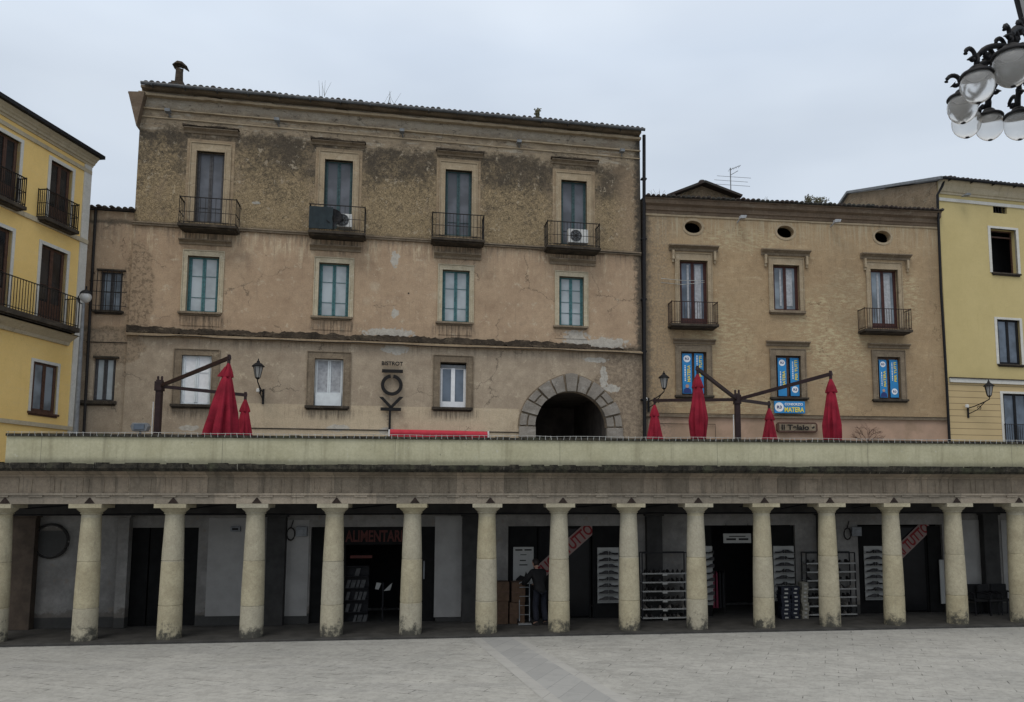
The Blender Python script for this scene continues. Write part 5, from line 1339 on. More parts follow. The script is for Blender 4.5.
banner(778, 786.5, 358, 396, True, False, 'blue banner left in the middle lower window, above the blue sign', 'MATERA')
banner(790.3, 799, 358, 396, False, False, 'blue banner right in the middle lower window, round logo near its foot', 'PER TUTTI')
banner(879.5, 887, 360, 397.5, True, True, 'blue banner with a portrait at its foot in the window under the right balcony', 'MATERA')
banner(890, 898, 360, 397.5, False, False, 'blue banner beside the portrait one, in the window under the right balcony', 'PER TUTTI')

# ------------------------------------------------------------------ things on balconies, roof
def ac(F, px, py, t, label, w=.8, h=.55):
    X, Z = F.hit(px, py, t); e_ = F.empty('air_conditioner', (X, t, Z - h / 2)); tag(e_, label, 'air conditioner')
    m = MB(); m.box(-w/2, w/2, -.15, .15, 0, h); m.build('casing', M['white_plastic'], e_, bevel=.02)
    m = MB(); cx = -w * .12
    for rr_ in (.06, .12, .18, .225):
        pts = [(cx + rr_ * math.cos(a * math.pi / 12), -.165, h/2 + rr_ * math.sin(a * math.pi / 12)) for a in range(25)]; m.tube(pts, .009, 4)
    for a in range(8): m.bar((cx, -.165, h/2), (cx + .225 * math.cos(a * math.pi/4), -.165, h/2 + .225 * math.sin(a * math.pi/4)), .014)
    m.build('grille', M['iron'], e_)
    m = MB(); disc(m, cx, h/2, .23, -.156, -.151); m.build('fan', M['grey_metal'], e_)
ac(FM, 577.5, 237, -.35, 'white air conditioner with round fan on the fourth top balcony')
ac(FM, 344.5, 221.5, -.3, 'small white air conditioner half hidden by the dark dish on the second top balcony', .55, .5)
X, Z = FM.hit(333, 218, -.5); e_ = FM.empty('satellite_dish', (X, -.5, Z)); tag(e_, 'dark round satellite dish on the second top balcony', 'satellite dish')
m = MB(); m.lathe([(.02, 0), (.15, .02), (.28, .08), (.33, .12), (.31, .13), (.15, .04), (.02, .02)], 28); m.build('dish', M['black_metal'], e_, smooth=True, rot=(R(78), 0, R(12)))
m = MB(); m.tube([(0, .05, 0), (0, .15, -.1), (0, .2, -.42)], .02, 6); m.tube([(0, -.05, -.28), (.02, -.4, -.05)], .012, 6); m.build('arm', M['iron'], e_)
# dark screen tied to that balcony's rail
dep = .7; a, b = FM.x(309, 215, -dep), FM.x(333, 215, -dep); zq = FM.z(336, 230, -dep); zq2 = FM.z(320, 206.5, -dep)
scr = FM.empty('balcony_screen', ((a + b) / 2, -dep, zq)); tag(scr, 'dark green cloth screen tied to the rail of the second top balcony', 'screen')
q = random.Random(3); m = MB(); w = (b - a) / 2; H = zq2 - zq; vs_ = []; N = 14
for i in range(N + 1): 
    t = i / N; yy = .012 * math.sin(t * 17)
    vs_ += [(-w + 2 * w * t, yy, .02), (-w + 2 * w * t, yy, H)]
m.add(vs_, [(2*i, 2*i+2, 2*i+3, 2*i+1) for i in range(N)]); so = m.build('cloth', simple('dark_cloth', (.02, .03, .035), .8, .2, 5), scr)
so.modifiers.new('thick', 'SOLIDIFY').thickness = .008
m = MB(); m.tube([(-w, .03, H), (w, .03, H)], .01, 5); m.build('cord', M['black_metal'], scr)
# antenna
P = FN.hit(731, 198, 3.5); e_ = FN.empty('roof_antenna', (P[0], 3.5, P[1])); tag(e_, 'grey television antenna on the brown house roof beside the little gable', 'antenna')
H = FN.z(731, 168, 3.5) - P[1]
m = MB(); m.tube([(0, 0, -.8), (0, 0, H)], .025, 6); m.build('pole', M['zinc'], e_)
m = MB(); m.tube([(-.05, 0, H - .1), (.45, -.1, H + .1)], .014, 5)
for k in range(5): t = k / 4; X = -.05 + .5 * t; m.tube([(X - .0, -.18, H - .1 + .2 * t), (X, .16, H - .1 + .2 * t)], .008, 4)
m.tube([(-.0, 0, H - .35), (.3, -.2, H - .2)], .014, 5)
for dz, l, r_ in ((.42, .62, .95), (.62, .75, .8), (.82, .7, .9)): m.tube([(-l, .1, H - dz + .05), (r_, -.1, H - dz - .06)], .01, 4)
m.build('aerial', M['zinc'], e_)
# roof weeds
def weed(F, px, py, t, h, n_, spread, label, leafy=False, mat='weed'):
    X, Z = F.hit(px, py, t); q = random.Random(int(px * 3)); m = MB()
    for i in range(n_):
        a = q.uniform(0, 6.28); s_ = q.uniform(0, spread); hh = h * q.uniform(.5, 1)
        p0 = Vector((q.uniform(-spread, spread) * .5, q.uniform(-.1, .1), -.15)); p1 = p0 + Vector((math.cos(a) * s_ * .4, math.sin(a) * .05, hh * .6)); p2 = p0 + Vector((math.cos(a) * s_, math.sin(a) * .1, hh + .15))
        m.tube([p0, p1, p2], [.007, .005, .003] if not leafy else [.012, .009, .005], 4)
        if leafy:
            for k in range(5):
                c_ = p0.lerp(p2, q.uniform(.4, 1)); d_ = Vector((q.uniform(-1, 1), q.uniform(-.5, .5), q.uniform(-.2, 1))).normalized() * q.uniform(.05, .1); s2 = Vector((-d_.z, .02, d_.x)) * .35
                m.quad(c_, c_ + d_ * .5 + s2, c_ + d_, c_ + d_ * .5 - s2)
    o = m.build('roof_plant', M[mat], loc=F.world(X, t, Z), rot=(0, 0, F.th)); tag(o, label, 'plant', 'weeds growing on the roofs')
weed(FM, 323, 93, -.3, .5, 5, .25, 'thin dry stalk on the palazzo roof above the second door')
weed(FM, 390, 100, -.3, .35, 6, .5, 'sparse dry stalks on the palazzo roof between second and third door')
weed(FM, 538, 115, -.3, .28, 22, .14, 'small round green tuft on the palazzo roof above the third gap', True)
weed(FN, 808, 203, -.2, .35, 26, .2, 'left dark tuft of the pair on the brown house roof', True)
weed(FN, 821, 204, -.2, .32, 30, .38, 'right, wider dark tuft of the pair on the brown house roof', True)
weed(FN, 767, 201, -.2, .25, 8, .15, 'small dry tuft on the brown house roof right of the antenna')
weed(FN, 656, 195, -.2, .22, 10, .5, 'low dry grass on the brown house roof beside the palazzo')
# bare climbing shrub
X, Z = FN.hit(868, 440, -.25); q = random.Random(11); m = MB()
def branch(p, d, L, r_, lv):
    e1 = p + d * L; m.tube([p, p.lerp(e1, .5) + Vector((q.uniform(-.04, .04), 0, q.uniform(-.03, .03))), e1], [r_, r_ * .8, r_ * .55], 5)
    if lv:
        for k in range(3):
            a = q.uniform(-.9, .9); nd = Vector((d.x * math.cos(a) - d.z * math.sin(a), q.uniform(-.1, .1), d.x * math.sin(a) + d.z * math.cos(a))).normalized()
            nd.z = abs(nd.z) * .7 + .05; branch(p + (e1 - p) * q.uniform(.4, 1), nd.normalized(), L * q.uniform(.55, .8), r_ * .6, lv - 1)
hb = Z - TER
m.tube([(0, 0, 0), (.03, 0, hb * .5), (0, 0, hb + .05)], [.04, .035, .03], 6)
for a in (-1.15, -.6, .0, .45, .95): branch(Vector((0, 0, hb - .1)), Vector((math.sin(a), 0, math.cos(a))), .42, .016, 3)
o = m.build('bare_shrub', M['twig'], loc=FN.world(X, -.25, TER), rot=(0, 0, FN.th)); tag(o, 'leafless reddish shrub against the pink wall of the brown house', 'shrub')
# floodlight behind the parapet
P = at(140.5, 427, 24.0); e_ = empty('floodlight', (P.x, P.y, TER), .1); tag(e_, 'grey blue floodlight on a short post behind the parapet near the left parasols', 'floodlight')
h = P.z - TER; m = MB(); m.tube([(0, 0, 0), (0, 0, h - .1)], .035, 8); m.build('post', M['grey_metal'], e_)
m = MB(); m.prism([(-.2, -.13), (.2, -.13), (.26, .02), (.2, .12), (-.2, .12), (-.26, .02)], -.1, .12); m.build('housing', M['grey_metal'], e_, loc=(0, 0, h), bevel=.015)
m = MB(); m.box(-.15, .15, -.125, -.101, -.08, .08); m.build('glass', M['pane_blue'], e_, loc=(0, 0, h))
# wires slung from the palazzo to the brown house
m = MB(); P1 = FN.hit(664, 275, -.6); P2 = FN.hit(704, 281, -.1)
p1, p2 = FN.world(P1[0], -.1, P1[1]), FN.world(P2[0], -.15, P2[1])
for dz in (0, -.17): m.tube([p1 + Vector((0, 0, dz)), p1.lerp(p2, .5) + Vector((0, 0, dz - .04)), p2 + Vector((0, 0, dz * .4))], .012, 4)
o = m.build('wire', M['wire_white']); tag(o, 'pale wires strung across the left balcony door of the brown house', 'wire')

# ------------------------------------------------------------------ under the arcade
AX = lambda px, py, t: A.hit(px, py, t)
def thing_at(px, py, t, name, label, cat, group=None, z=None):
    X, Z = A.hit(px, py, t); e_ = A.empty(name, (X, t, Z if z is None else z)); tag(e_, label, cat, group); return e_
def arect(x0_, x1_, y0_, y1_, t): return A.rect(x0_, x1_, y0_, y1_, t)
# shop doors and dark panels (parts of the arcade)
def apart(name, mat, *boxes, t=BACK + .1, d=.05, parent=arc):
    m = MB()
    for (a, b, c_, e_) in boxes:
        r = arect(a, b, c_, e_, t); m.box(r[0], r[1], t, t + d, max(r[2], .005), r[3])
    return m.build(name, M[mat], parent)
d = apart('shop_door', 'shop_black', (128.5, 147, 527, 633), (148.5, 172, 527, 633), (173.5, 196.5, 527, 633))
d = apart('shop_door', 'shop_black', (310.5, 345, 527, 630)); d = apart('shop_door', 'shop_black', (404, 435.5, 527, 630))
apart('door_handle', 'grey_metal', (423.2, 424.6, 561, 579), t=BACK + .05, parent=d)
d = apart('shop_door', 'shop_black', (509, 537, 526, 629)); d = apart('shop_door', 'shop_black', (592.5, 621.5, 526, 626))
m = MB(); r = arect(538, 591, 527, 628, BACK + .15); t = BACK + .15
m.box(r[0], r[0] + .05, t, t + .05, 0, r[3]); m.box(r[1] - .05, r[1], t, t + .05, 0, r[3]); m.box((r[0]+r[1])/2 - .03, (r[0]+r[1])/2 + .03, t, t + .05, 0, r[3]); m.box(r[0], r[1], t, t + .05, r[3] - .05, r[3] + .02)
gd = m.build('glass_door', M['shop_black'], arc); m = MB(); m.box(r[0] + .05, r[1] - .05, t + .02, t + .03, 0.05, r[3] - .05); m.build('pane', M['pane_shop'], gd)
d = apart('shop_door', 'shop_black', (704.5, 712, 526, 627)); d = apart('shop_door', 'shop_black', (771, 795.5, 526, 626))
d = apart('shop_door', 'shop_black', (859.5, 888, 526, 623)); d = apart('shop_door', 'shop_black', (929, 943.5, 526, 620))
m = MB(); r = arect(889, 928, 526, 620, BACK + .15)
m.box(r[0], r[0] + .05, t, t + .05, 0, r[3]); m.box(r[1] - .05, r[1], t, t + .05, 0, r[3]); m.box(r[0], r[1], t, t + .05, r[3] - .05, r[3])
gd = m.build('glass_door', M['shop_black'], arc); m = MB(); m.box(r[0] + .05, r[1] - .05, t + .02, t + .03, 0.05, r[3] - .05); m.build('pane', M['pane_shop'], gd)
apart('wall_boards', 'white_boards', (434.5, 461.5, 516, 617), t=BACK - .02, d=.02); apart('wall_boards', 'white_boards', (963, 983, 520, 600), t=BACK - .02, d=.02); apart('wall_boards', 'white_boards', (1003, 1010, 520, 600), t=BACK - .02, d=.02)
apart('wall_panel', 'white_boards', (207, 246, 518, 616), t=BACK - .015, d=.015); apart('wall_panel', 'white_boards', (284, 308, 520, 616), t=BACK - .015, d=.015)
# signs inside
e_ = thing_at(374, 536, BACK + .03, 'grocery_sign', 'red lettered grocery sign above the dark shop opening', 'sign'); r = arect(346, 403, 528.5, 543, BACK + .03)
m = MB(); m.box(-(r[1]-r[0])/2 - .05, (r[1]-r[0])/2 + .05, 0, .04, -(r[3]-r[2])/2 - .04, (r[3]-r[2])/2 + .04); m.build('board', M['shop_black'], e_)
lettering('word', 'ALIMENTARI', r[1] - r[0], (r[3] - r[2]) * .8, M['dull_red'], e_, (0, -.012, 0), depth=.008)
m = MB(); r2 = arect(350, 372, 558, 561, BACK + .03); m.box(r2[0] - A.x(374, 536, BACK + .03), r2[1] - A.x(374, 536, BACK + .03), 0, .02, -.62, -.54); m.build('strip', M['dull_red'], e_)
def sale(px, py, L, label, ang):
    e_ = thing_at(px, py, BACK + .12, 'sale_banner', label, 'banner')
    m = MB(); w = .40; c_, s_ = math.cos(ang), math.sin(ang); P = [(-L/2, -w/2), (L/2, -w/2), (L/2, w/2), (-L/2, w/2)]
    m.prism([(x * c_ - y * s_, x * s_ + y * c_) for x, y in P], 0, .01); m.build('strip', M['sale_pink'], e_)
    lettering('word', 'FUORI TUTTO', L * .94, w * .8, M['sale_red'], e_, (0, -.008, 0), turn=ang, depth=.004)
sale(565.3, 549.8, 2.12, 'diagonal pale sale banner with red capitals on the glass door behind the eighth column', R(41))
sale(906, 546, 2.0, 'diagonal pale sale banner with red capitals on the glass door at the right', R(41))
# poster
r = arect(513.2, 533.6, 547, 584, BACK + .05); cx = (r[0]+r[1])/2; hw = (r[1]-r[0])/2; H = r[3]-r[2]
e_ = A.empty('wall_poster', (cx, BACK + .06, r[2])); tag(e_, 'white upright poster with a dark picture, above the cardboard boxes', 'poster')
m = MB(); m.box(-hw, hw, 0, .03, 0, H); m.build('sheet', M['white_paper'], e_)
for b_ in ((-.8, -.1, .9, .94), (.1, .8, .9, .94), (-.3, .3, .78, .8), (-.35, .25, .62, .65), (-.4, .4, .5, .53)): m = MB(); m.box(hw * b_[0], hw * b_[1], -.006, -.001, H * b_[2], H * b_[3]); m.build('print_line', M['letter_black'], e_)
m = MB(); m.prism([(-hw*.8, .03), (hw*.6, .03), (hw*.5, H*.2), (hw*.25, H*.34), (hw*.1, H*.2), (-hw*.3, H*.24), (-hw*.7, H*.14)], -.006, -.001); m.build('print', M['letter_black'], e_)
# sign over the shoe shop door
r = arect(723.5, 751, 533.5, 543, BACK - .03); hw, hh = (r[1]-r[0])/2, (r[3]-r[2])/2
e_ = A.empty('door_sign', ((r[0]+r[1])/2, BACK - .03, (r[2]+r[3])/2)); tag(e_, 'small white sign hung above the dark shoe shop door', 'sign')
m = MB(); m.box(-hw, hw, 0, .03, -hh, hh); m.build('board', M['white_paper'], e_)
for b_ in ((-.8, -.1, -.4, 0), (.1, .8, -.4, 0), (-.6, .6, .3, .5)): m = MB(); m.box(hw * b_[0], hw * b_[1], -.006, -.001, hh * b_[2], hh * b_[3]); m.build('print_line', M['letter_black'], e_)
m = MB(); m.tube([(-hw * .8, .015, hh), (-hw * .8, .015, hh + .3)], .006, 4); m.tube([(hw * .8, .015, hh), (hw * .8, .015, hh + .3)], .006, 4); m.build('hanger', M['iron'], e_)

# shoes
def shoe_mesh(heel=False):
    m = MB(); L = .27; secs = []
    for i in range(9):
        t = i / 8; x = (t - .5) * L
        w = .038 * (0.75 + .5 * math.sin(math.pi * min(1, t * 1.1)) ** .7) * (1 if t < .9 else .6)
        top = (.10 if t < .35 else .10 - .055 * min(1, (t - .35) / .35)) if t < .92 else .025
        if heel: top = (.075 if t < .25 else .03 + .02 * t); 
        b = 0 if not heel else max(0, .06 * (1 - t * 1.6))
        secs.append((x, w, b, top + b * .5))
    vs_ = []; fs_ = []
    for x, w, b, tp in secs: vs_ += [(x, -w, b), (x, w, b), (x, w * .75, b + (tp - b) * .65), (x, w * .3, tp), (x, -w * .3, tp), (x, -w * .75, b + (tp - b) * .65)]
    for i in range(8):
        for k in range(6): fs_.append((i*6+k, i*6+(k+1)%6, (i+1)*6+(k+1)%6, (i+1)*6+k))
    fs_ += [(0,1,2,3,4,5), tuple(range(48, 54))]
    m.add(vs_, fs_)
    if heel: m.box(-L/2, -L/2 + .03, -.02, .02, 0, .06)
    return m
def make_shoe(mat, heel, nm='shoe'):
    o = shoe_mesh(heel).build(nm, M[mat], smooth='auto'); return o
SH = [make_shoe('shoe_leather', False), make_shoe('shoe_leather', True), make_shoe('shoe_pale', False)]
used = [False] * 3
def place_shoe(k, F, x, y, z, rz, label, group, tilt=0):
    o = SH[k] if not used[k] else SH[k].copy()
    if used[k]: COL.objects.link(o)
    used[k] = True
    o.location = F.world(x, y, z); o.rotation_euler = (0, tilt, F.th + rz); tag(o, label, 'shoe', group)
def panel(px0, px1, py0, py1, rows, cols, label, plabel, t=BACK + .04, extra=None):
    r = arect(px0, px1, py0, py1, t); cx = (r[0]+r[1])/2; hw = (r[1]-r[0])/2; H = r[3]-r[2]
    e_ = A.empty('shoe_display_panel', (cx, t, r[2])); tag(e_, label, 'display panel', 'white shoe display panels')
    m = MB(); m.box(-hw, hw, 0, .03, 0, H); m.build('board', M['white_paper'], e_)
    m = MB(); q = random.Random(int(px0))
    for i in range(rows):
        zz = H * (rows - i - .5) / (rows + .6)
        m.box(-hw * .95, hw * .95, -.10, -.001, zz - .012, zz)
        for c_ in range(cols):
            X = cx + hw * ((c_ + .5) / cols * 2 - 1) * .95
            place_shoe(q.choice([0, 0, 1, 0]), A, X, t - .06, r[2] + zz + .002, (0 if c_ % 2 else math.pi) + q.uniform(-.15, .15), plabel, plabel)
    m.build('ledge', M['shelf_grey'], e_)
panel(597.5, 619, 547.5, 603, 8, 2, 'white shoe display panel left of the ninth column', 'dark shoe on the white panel left of the ninth column')
panel(706, 712.8, 546, 605, 8, 1, 'narrow white shoe display panel at the left of the shoe shop door', 'dark shoe on the narrow panel beside the shoe shop door')
panel(774, 794.5, 546, 601, 8, 2, 'white shoe display panel above the navy boxes', 'dark shoe on the white panel above the navy boxes')
panel(864.8, 885, 546, 600, 8, 2, 'white shoe display panel near the right sale banner', 'dark shoe on the white panel near the right sale banner')
def rack(px0, px1, pytop, shelves, label, plabel, t=BACK - .45, fill=.9, frame=True):
    zb0 = 0; X0, X1 = A.x(px0, 590, t), A.x(px1, 590, t); cx = (X0+X1)/2; hw = (X1-X0)/2
    e_ = A.empty('shoe_rack', (cx, t, 0)); tag(e_, label, 'shelf rack', 'metal shoe racks')
    ztp = A.z((px0+px1)/2, pytop, t); m = MB()
    for x in (-hw, hw):
        for y in (-.12, .22): m.bar((x, y, 0), (x, y, ztp if y > 0 else ztp), .03)
    m.bar((-hw, .22, ztp), (hw, .22, ztp), .03); m.bar((-hw, -.12, ztp), (hw, -.12, ztp), .03); m.build('frame', M['black_metal'], e_)
    q = random.Random(int(px0))
    for i, py in enumerate(shelves):
        zz = A.z((px0+px1)/2, py, t - .13); m = MB(); m.box(-hw, hw, -.14, .24, zz - .012, zz); m.box(-hw, hw, -.155, -.141, zz - .02, zz + .02); s_ = m.build('shelf', M['shelf_grey'], e_)
        m = MB(); m.box(-.08, .06, -.165, -.157, zz - .06, zz + .0); m.build('price_card', M['white_paper'], s_)
        x = -hw + .12
        while x < hw - .1:
            if q.random() < fill: place_shoe(q.choice([0, 0, 0, 1, 2]) if i > 2 else 0, A, cx + x, t + .0, zz + .002, q.choice([-1, 1]) * 1.57 + q.uniform(-.2, .2), plabel, plabel)
            x += .135
    return e_
rack(641.5, 686.5, 552.5, (573.5, 582.3, 591.2, 600, 609, 617.8), 'wide shoe rack with white shelves between the ninth and tenth columns', 'shoe on the wide rack between ninth and tenth columns')
rack(805.5, 854, 552.5, (563.3, 572, 580.5, 589, 597.3, 606, 614.5), 'tall shoe rack with white shelves behind the twelfth column', 'shoe on the tall rack behind the twelfth column', t=BACK - .3, fill=.6)
# shoe boxes
def boxes(px, w, h, k, mat, label, grp, t, d=.2, spots=False, jitter=.02):
    q = random.Random(int(px)); X = A.x(px, 610, t); base = None
    for i in range(k):
        if base is None:
            m = MB(); m.box(-w/2, w/2, -d, d * .5, 0, h - .012); m.box(-w/2 - .006, w/2 + .006, -d - .006, d * .5 + .006, h - .05, h - .004)
            o = m.build('shoe_box', M[mat], bevel=.004)
            l = MB(); l.box(-w * .18, w * .2, -d - .012, -d - .007, h * .25, h * .62); l.build('end_label', M['white_paper'], o); base = o; root = o
        else: o = copy_tree(base)
        o.location = A.world(X + q.uniform(-jitter, jitter), t, i * h); o.rotation_euler = (0, 0, A.th + q.uniform(-.04, .04)); tag(o, label, 'box', grp)
boxes(783.5, .28, .115, 8, 'box_navy', 'navy shoe box in the left stack beside the eleventh column', 'left stack of navy shoe boxes', BACK - .55)
boxes(793, .24, .115, 8, 'box_navy', 'navy shoe box in the middle stack below the display panel', 'middle stack of navy shoe boxes', BACK - .5)
boxes(803, .19, .115, 9, 'box_beige', 'pale shoe box in the narrow stack left of the twelfth column', 'narrow stack of pale shoe boxes', BACK - .5)
# cardboard boxes
for (px, w, h, z, lab) in ((500, .46, .62, 0, 'large brown cardboard box on the floor beside the seventh column'), (500.5, .44, .52, .625, 'brown cardboard box on top of the large one beside the seventh column'),
                           (517, .42, .58, 0, 'lower brown cardboard box beside the person'), (517.5, .38, .55, .585, 'upper brown cardboard box beside the person')):
    t = BACK - .45 ; X = A.x(px, 600, t); e_ = A.empty('cardboard_box', (X, t, z), rz=.05 if z else -.04); tag(e_, lab, 'box', 'cardboard boxes near the person')
    m = MB(); m.box(-w/2, w/2, -.25, .25, 0, h); m.build('carton', M['cardboard'], e_, bevel=.01)
    m = MB(); m.box(-w/2 - .002, w/2 + .002, -.253, .253, h * .48, h * .52); m.build('tape', M['brown_wood'], e_)
# hand truck
t = BACK - .7; X = A.x(524.5, 600, t); e_ = A.empty('hand_truck', (X, t, 0)); tag(e_, 'metal hand truck standing between the boxes and the person', 'hand truck')
m = MB()
for x in (-.14, .14): m.tube([(x, -.05, .08), (x, .05, 1.0), (x, .0, 1.12)], .014, 6)
for z in (.25, .5, .75, 1.0): m.tube([(-.14, .0, z), (.14, .0, z)], .01, 5)
m.tube([(-.14, 0, 1.12), (0, 0, 1.18), (.14, 0, 1.12)], .014, 6); m.build('frame', M['zinc'], e_)
m = MB(); m.box(-.18, .18, -.3, -.03, .015, .03); m.build('toe_plate', M['zinc'], e_)
for x in (-.18, .18): m = MB(); m.lathe([(.08, -.02), (.085, 0), (.08, .02)], 16); m.build('wheel', M['black_metal'], e_, loc=(x, .05, .085), rot=(0, R(90), 0))

M['magazine_grey'] = simple('magazine_grey', (.05, .05, .05), .6, .4, 9)
# magazines in the grocery, papers
t = BACK + .2; e_ = thing_at(353, 620, t, 'magazine_stand', 'dim magazine stand inside the grocery opening, left', 'magazine stand', z=0)
zs_ = [A.z(353, py, t) for py in (623, 612, 600, 588, 576, 566)]
m = MB(); m.box(-.27, .4, .12, .14, 0, zs_[-1]); 
for z in zs_: m.box(-.27, .4, -.05, .12, z - .02, z)
m.build('shelf', M['black_metal'], e_)
q = random.Random(8)
for z in zs_[:5]:
    x = -.24
    while x < .3:
        w = q.uniform(.07, .13); 
        if q.random() < .7: m = MB(); m.add([(x, 0, z + .005), (x + w, 0, z + .005), (x + w + .05, .06, z + .22), (x + .05, .06, z + .22)], [(0,1,2,3)]); m.build('magazine', M['magazine_grey'], e_)
        x += w + .03
e_ = thing_at(383, 586, BACK + .12, 'notice_paper', 'pair of small white notices in the grocery opening', 'notice')
m = MB(); m.prism([(-.22, -.08), (-.12, -.1), (-.05, .08), (-.18, .1)], 0, .004); m.prism([(.02, -.14), (.2, -.12), (.26, .09), (.14, -.02)], 0, .004); m.build('sheet', M['white_paper'], e_)
m = MB(); m.box(-.4, .4, .005, .02, -1.3, -1.29) ; m.box(-.02, .02, .005, .02, -1.3, .1); m.build('stand', M['black_metal'], e_)
# wall fittings
for px, lab in ((297, 'grey meter box with a hanging cable loop on the arcade wall left of the grocery'), (852, 'grey meter box with a hanging cable loop on the arcade wall above the tall rack')):
    e_ = thing_at(px, 531, BACK - .06, 'meter_box', lab, 'meter box'); m = MB(); m.box(-.02, .28, -.06, .05, -.15, .12); m.box(.05, .2, -.075, -.061, -.1, .05); m.build('case', M['grey_metal'], e_, bevel=.01)
    m = MB(); pts = [(-.16 + .11 * math.cos(a * .33), -.03, -.08 + .17 * math.sin(a * .33)) for a in range(20)]; m.tube(pts, .02, 6); m.tube([(-.16, -.03, .1), (-.1, -.03, .3)], .016, 5); m.build('cable', M['iron'], e_)
e_ = thing_at(236, 529, BACK - .04, 'alarm_box', 'small grey box high on the white arcade wall panel', 'alarm box'); m = MB(); m.box(-.13, .13, -.08, .04, -.07, .07); m.build('case', M['grey_metal'], e_, bevel=.012)
m = MB(); m.box(-.08, .08, -.09, -.081, -.03, .03); m.build('grille', M['black_metal'], e_)
e_ = thing_at(51, 541, BACK - .06, 'round_mirror', 'round pale disc high on the arcade wall at the far left', 'disc'); m = MB(); disc(m, 0, 0, .40, 0, .05, 32); m.build('plate', M['lime_wall'], e_)
m = MB(); m.tube([(.45 * math.cos(a * .2), -.01, .45 * math.sin(a * .2)) for a in range(32)], .03, 6); m.build('rim', M['iron'], e_)
e_ = thing_at(943.2, 583, BACK + .0, 'notice_board', 'narrow white upright board beside the fourteenth column', 'board'); m = MB(); m.box(-.09, .06, 0, .03, -.62, .7); m.build('sheet', M['white_paper'], e_)
m = MB(); m.box(-.1, .07, .031, .045, -.64, .72); m.build('backing', M['black_metal'], e_)
# pink clothes rail inside the shoe shop
t = BACK + .5; e_ = thing_at(717, 600, t, 'clothes_rail', 'rail of dark pink garments just inside the shoe shop door', 'clothes rail', z=0)
m = MB(); m.tube([(-.2, 0, 0), (-.2, 0, 1.3), (.25, 0, 1.3), (.25, 0, 0)], .014, 6); m.build('rail', M['iron'], e_)
for k in range(4): m = MB(); x = -.14 + k * .1; m.prism([(x - .03, .2), (x + .04, .2), (x + .03, 1.2), (x + .005, 1.28), (x - .02, 1.2)], -.14, .14); m.build('garment', M['pink_cloth'] if k < 2 else M['black_cloth'], e_)
# display inside right shop window
t = BACK + .9; e_ = thing_at(908, 610, t, 'window_display', 'dim stepped shoe display behind the right glass door', 'display', z=0)
m = MB(); 
for k, (z, y) in enumerate(((.25, -.3), (.5, -.15), (.95, 0), (1.35, .1))): m.box(-.55, .5, y - .12, y + .12, z - .03, z)
m.box(-.57, -.53, -.4, .2, 0, 1.4); m.box(.48, .52, -.4, .2, 0, 1.4); m.build('steps', M['grey_metal'], e_)
X = A.x(908, 610, t); q = random.Random(5)
for z, y in ((.25, -.3), (.5, -.15), (.95, 0), (1.35, .1)):
    for k in range(6): place_shoe(q.choice([0, 2, 2]), A, X - .45 + k * .17, t + y, z, q.choice([-1, 1]) * 1.4, 'shoe on the stepped display behind the right glass door', 'shoes on the stepped display')
# cafe chairs at the right
def arm_chair(px, t, rz, label):
    X = A.x(px, 610, t); e_ = A.empty('armchair', (X, t, 0), rz=rz); tag(e_, label, 'chair', 'dark armchairs at the right of the arcade')
    m = MB(); m.box(-.24, .24, -.25, .22, .40, .46); m.build('seat', M['black_cloth'], e_, bevel=.02)
    m = MB(); m.box(-.25, .25, .19, .24, .44, .88); m.build('backrest', M['black_cloth'], e_, bevel=.03)
    for s_ in (-1, 1):
        m = MB(); m.tube([(s_ * .27, .22, .66), (s_ * .28, -.05, .66), (s_ * .27, -.24, .62)], .025, 6); m.build('armrest', M['black_metal'], e_)
        for y in (-.22, .2): m = MB(); m.tube([(s_ * .25, y, 0), (s_ * .26, y, .64)], .018, 6); m.build('leg', M['black_metal'], e_)
    return e_
for px, t, rz, lab in ((979, BACK - .5, 0, 'dark armchair against the wall, left one of the trio by the right pilaster'), (990, BACK - .55, .3, 'dark armchair in front of the right pilaster, middle of the trio'), (1003, BACK - .5, -.1, 'dark armchair right of the right pilaster, last of the trio')): arm_chair(px, t, rz, lab)

# ------------------------------------------------------------------ the person
def skin(name, pts, edges, rad, mat, parent, lv=2):
    me = bpy.data.meshes.new(name); me.from_pydata(pts, edges, []); o = bpy.data.objects.new(name, me); COL.objects.link(o)
    sm = o.modifiers.new('s', 'SKIN'); sm.use_smooth_shade = True
    for i, v in enumerate(me.skin_vertices[0].data): r = rad[i]; v.radius = r if isinstance(r, tuple) else (r, r); v.use_root = (i == 0)
    sb = o.modifiers.new('b', 'SUBSURF'); sb.levels = lv; sb.render_levels = lv
    bpy.context.view_layer.update(); dg = bpy.context.evaluated_depsgraph_get()
    m2 = bpy.data.meshes.new_from_object(o.evaluated_get(dg)); bpy.data.objects.remove(o)
    m2.materials.clear(); m2.materials.append(mat); m2.name = name
    for p in m2.polygons: p.use_smooth = True
    o2 = bpy.data.objects.new(name, m2); COL.objects.link(o2); o2.parent = parent; return o2
t = BACK - .95; X = A.x(540, 600, t)
pe = A.empty('person', (X, t, 0), rz=R(25)); tag(pe, 'person in dark jacket and jeans, back turned, leaning towards the boxes', 'person')
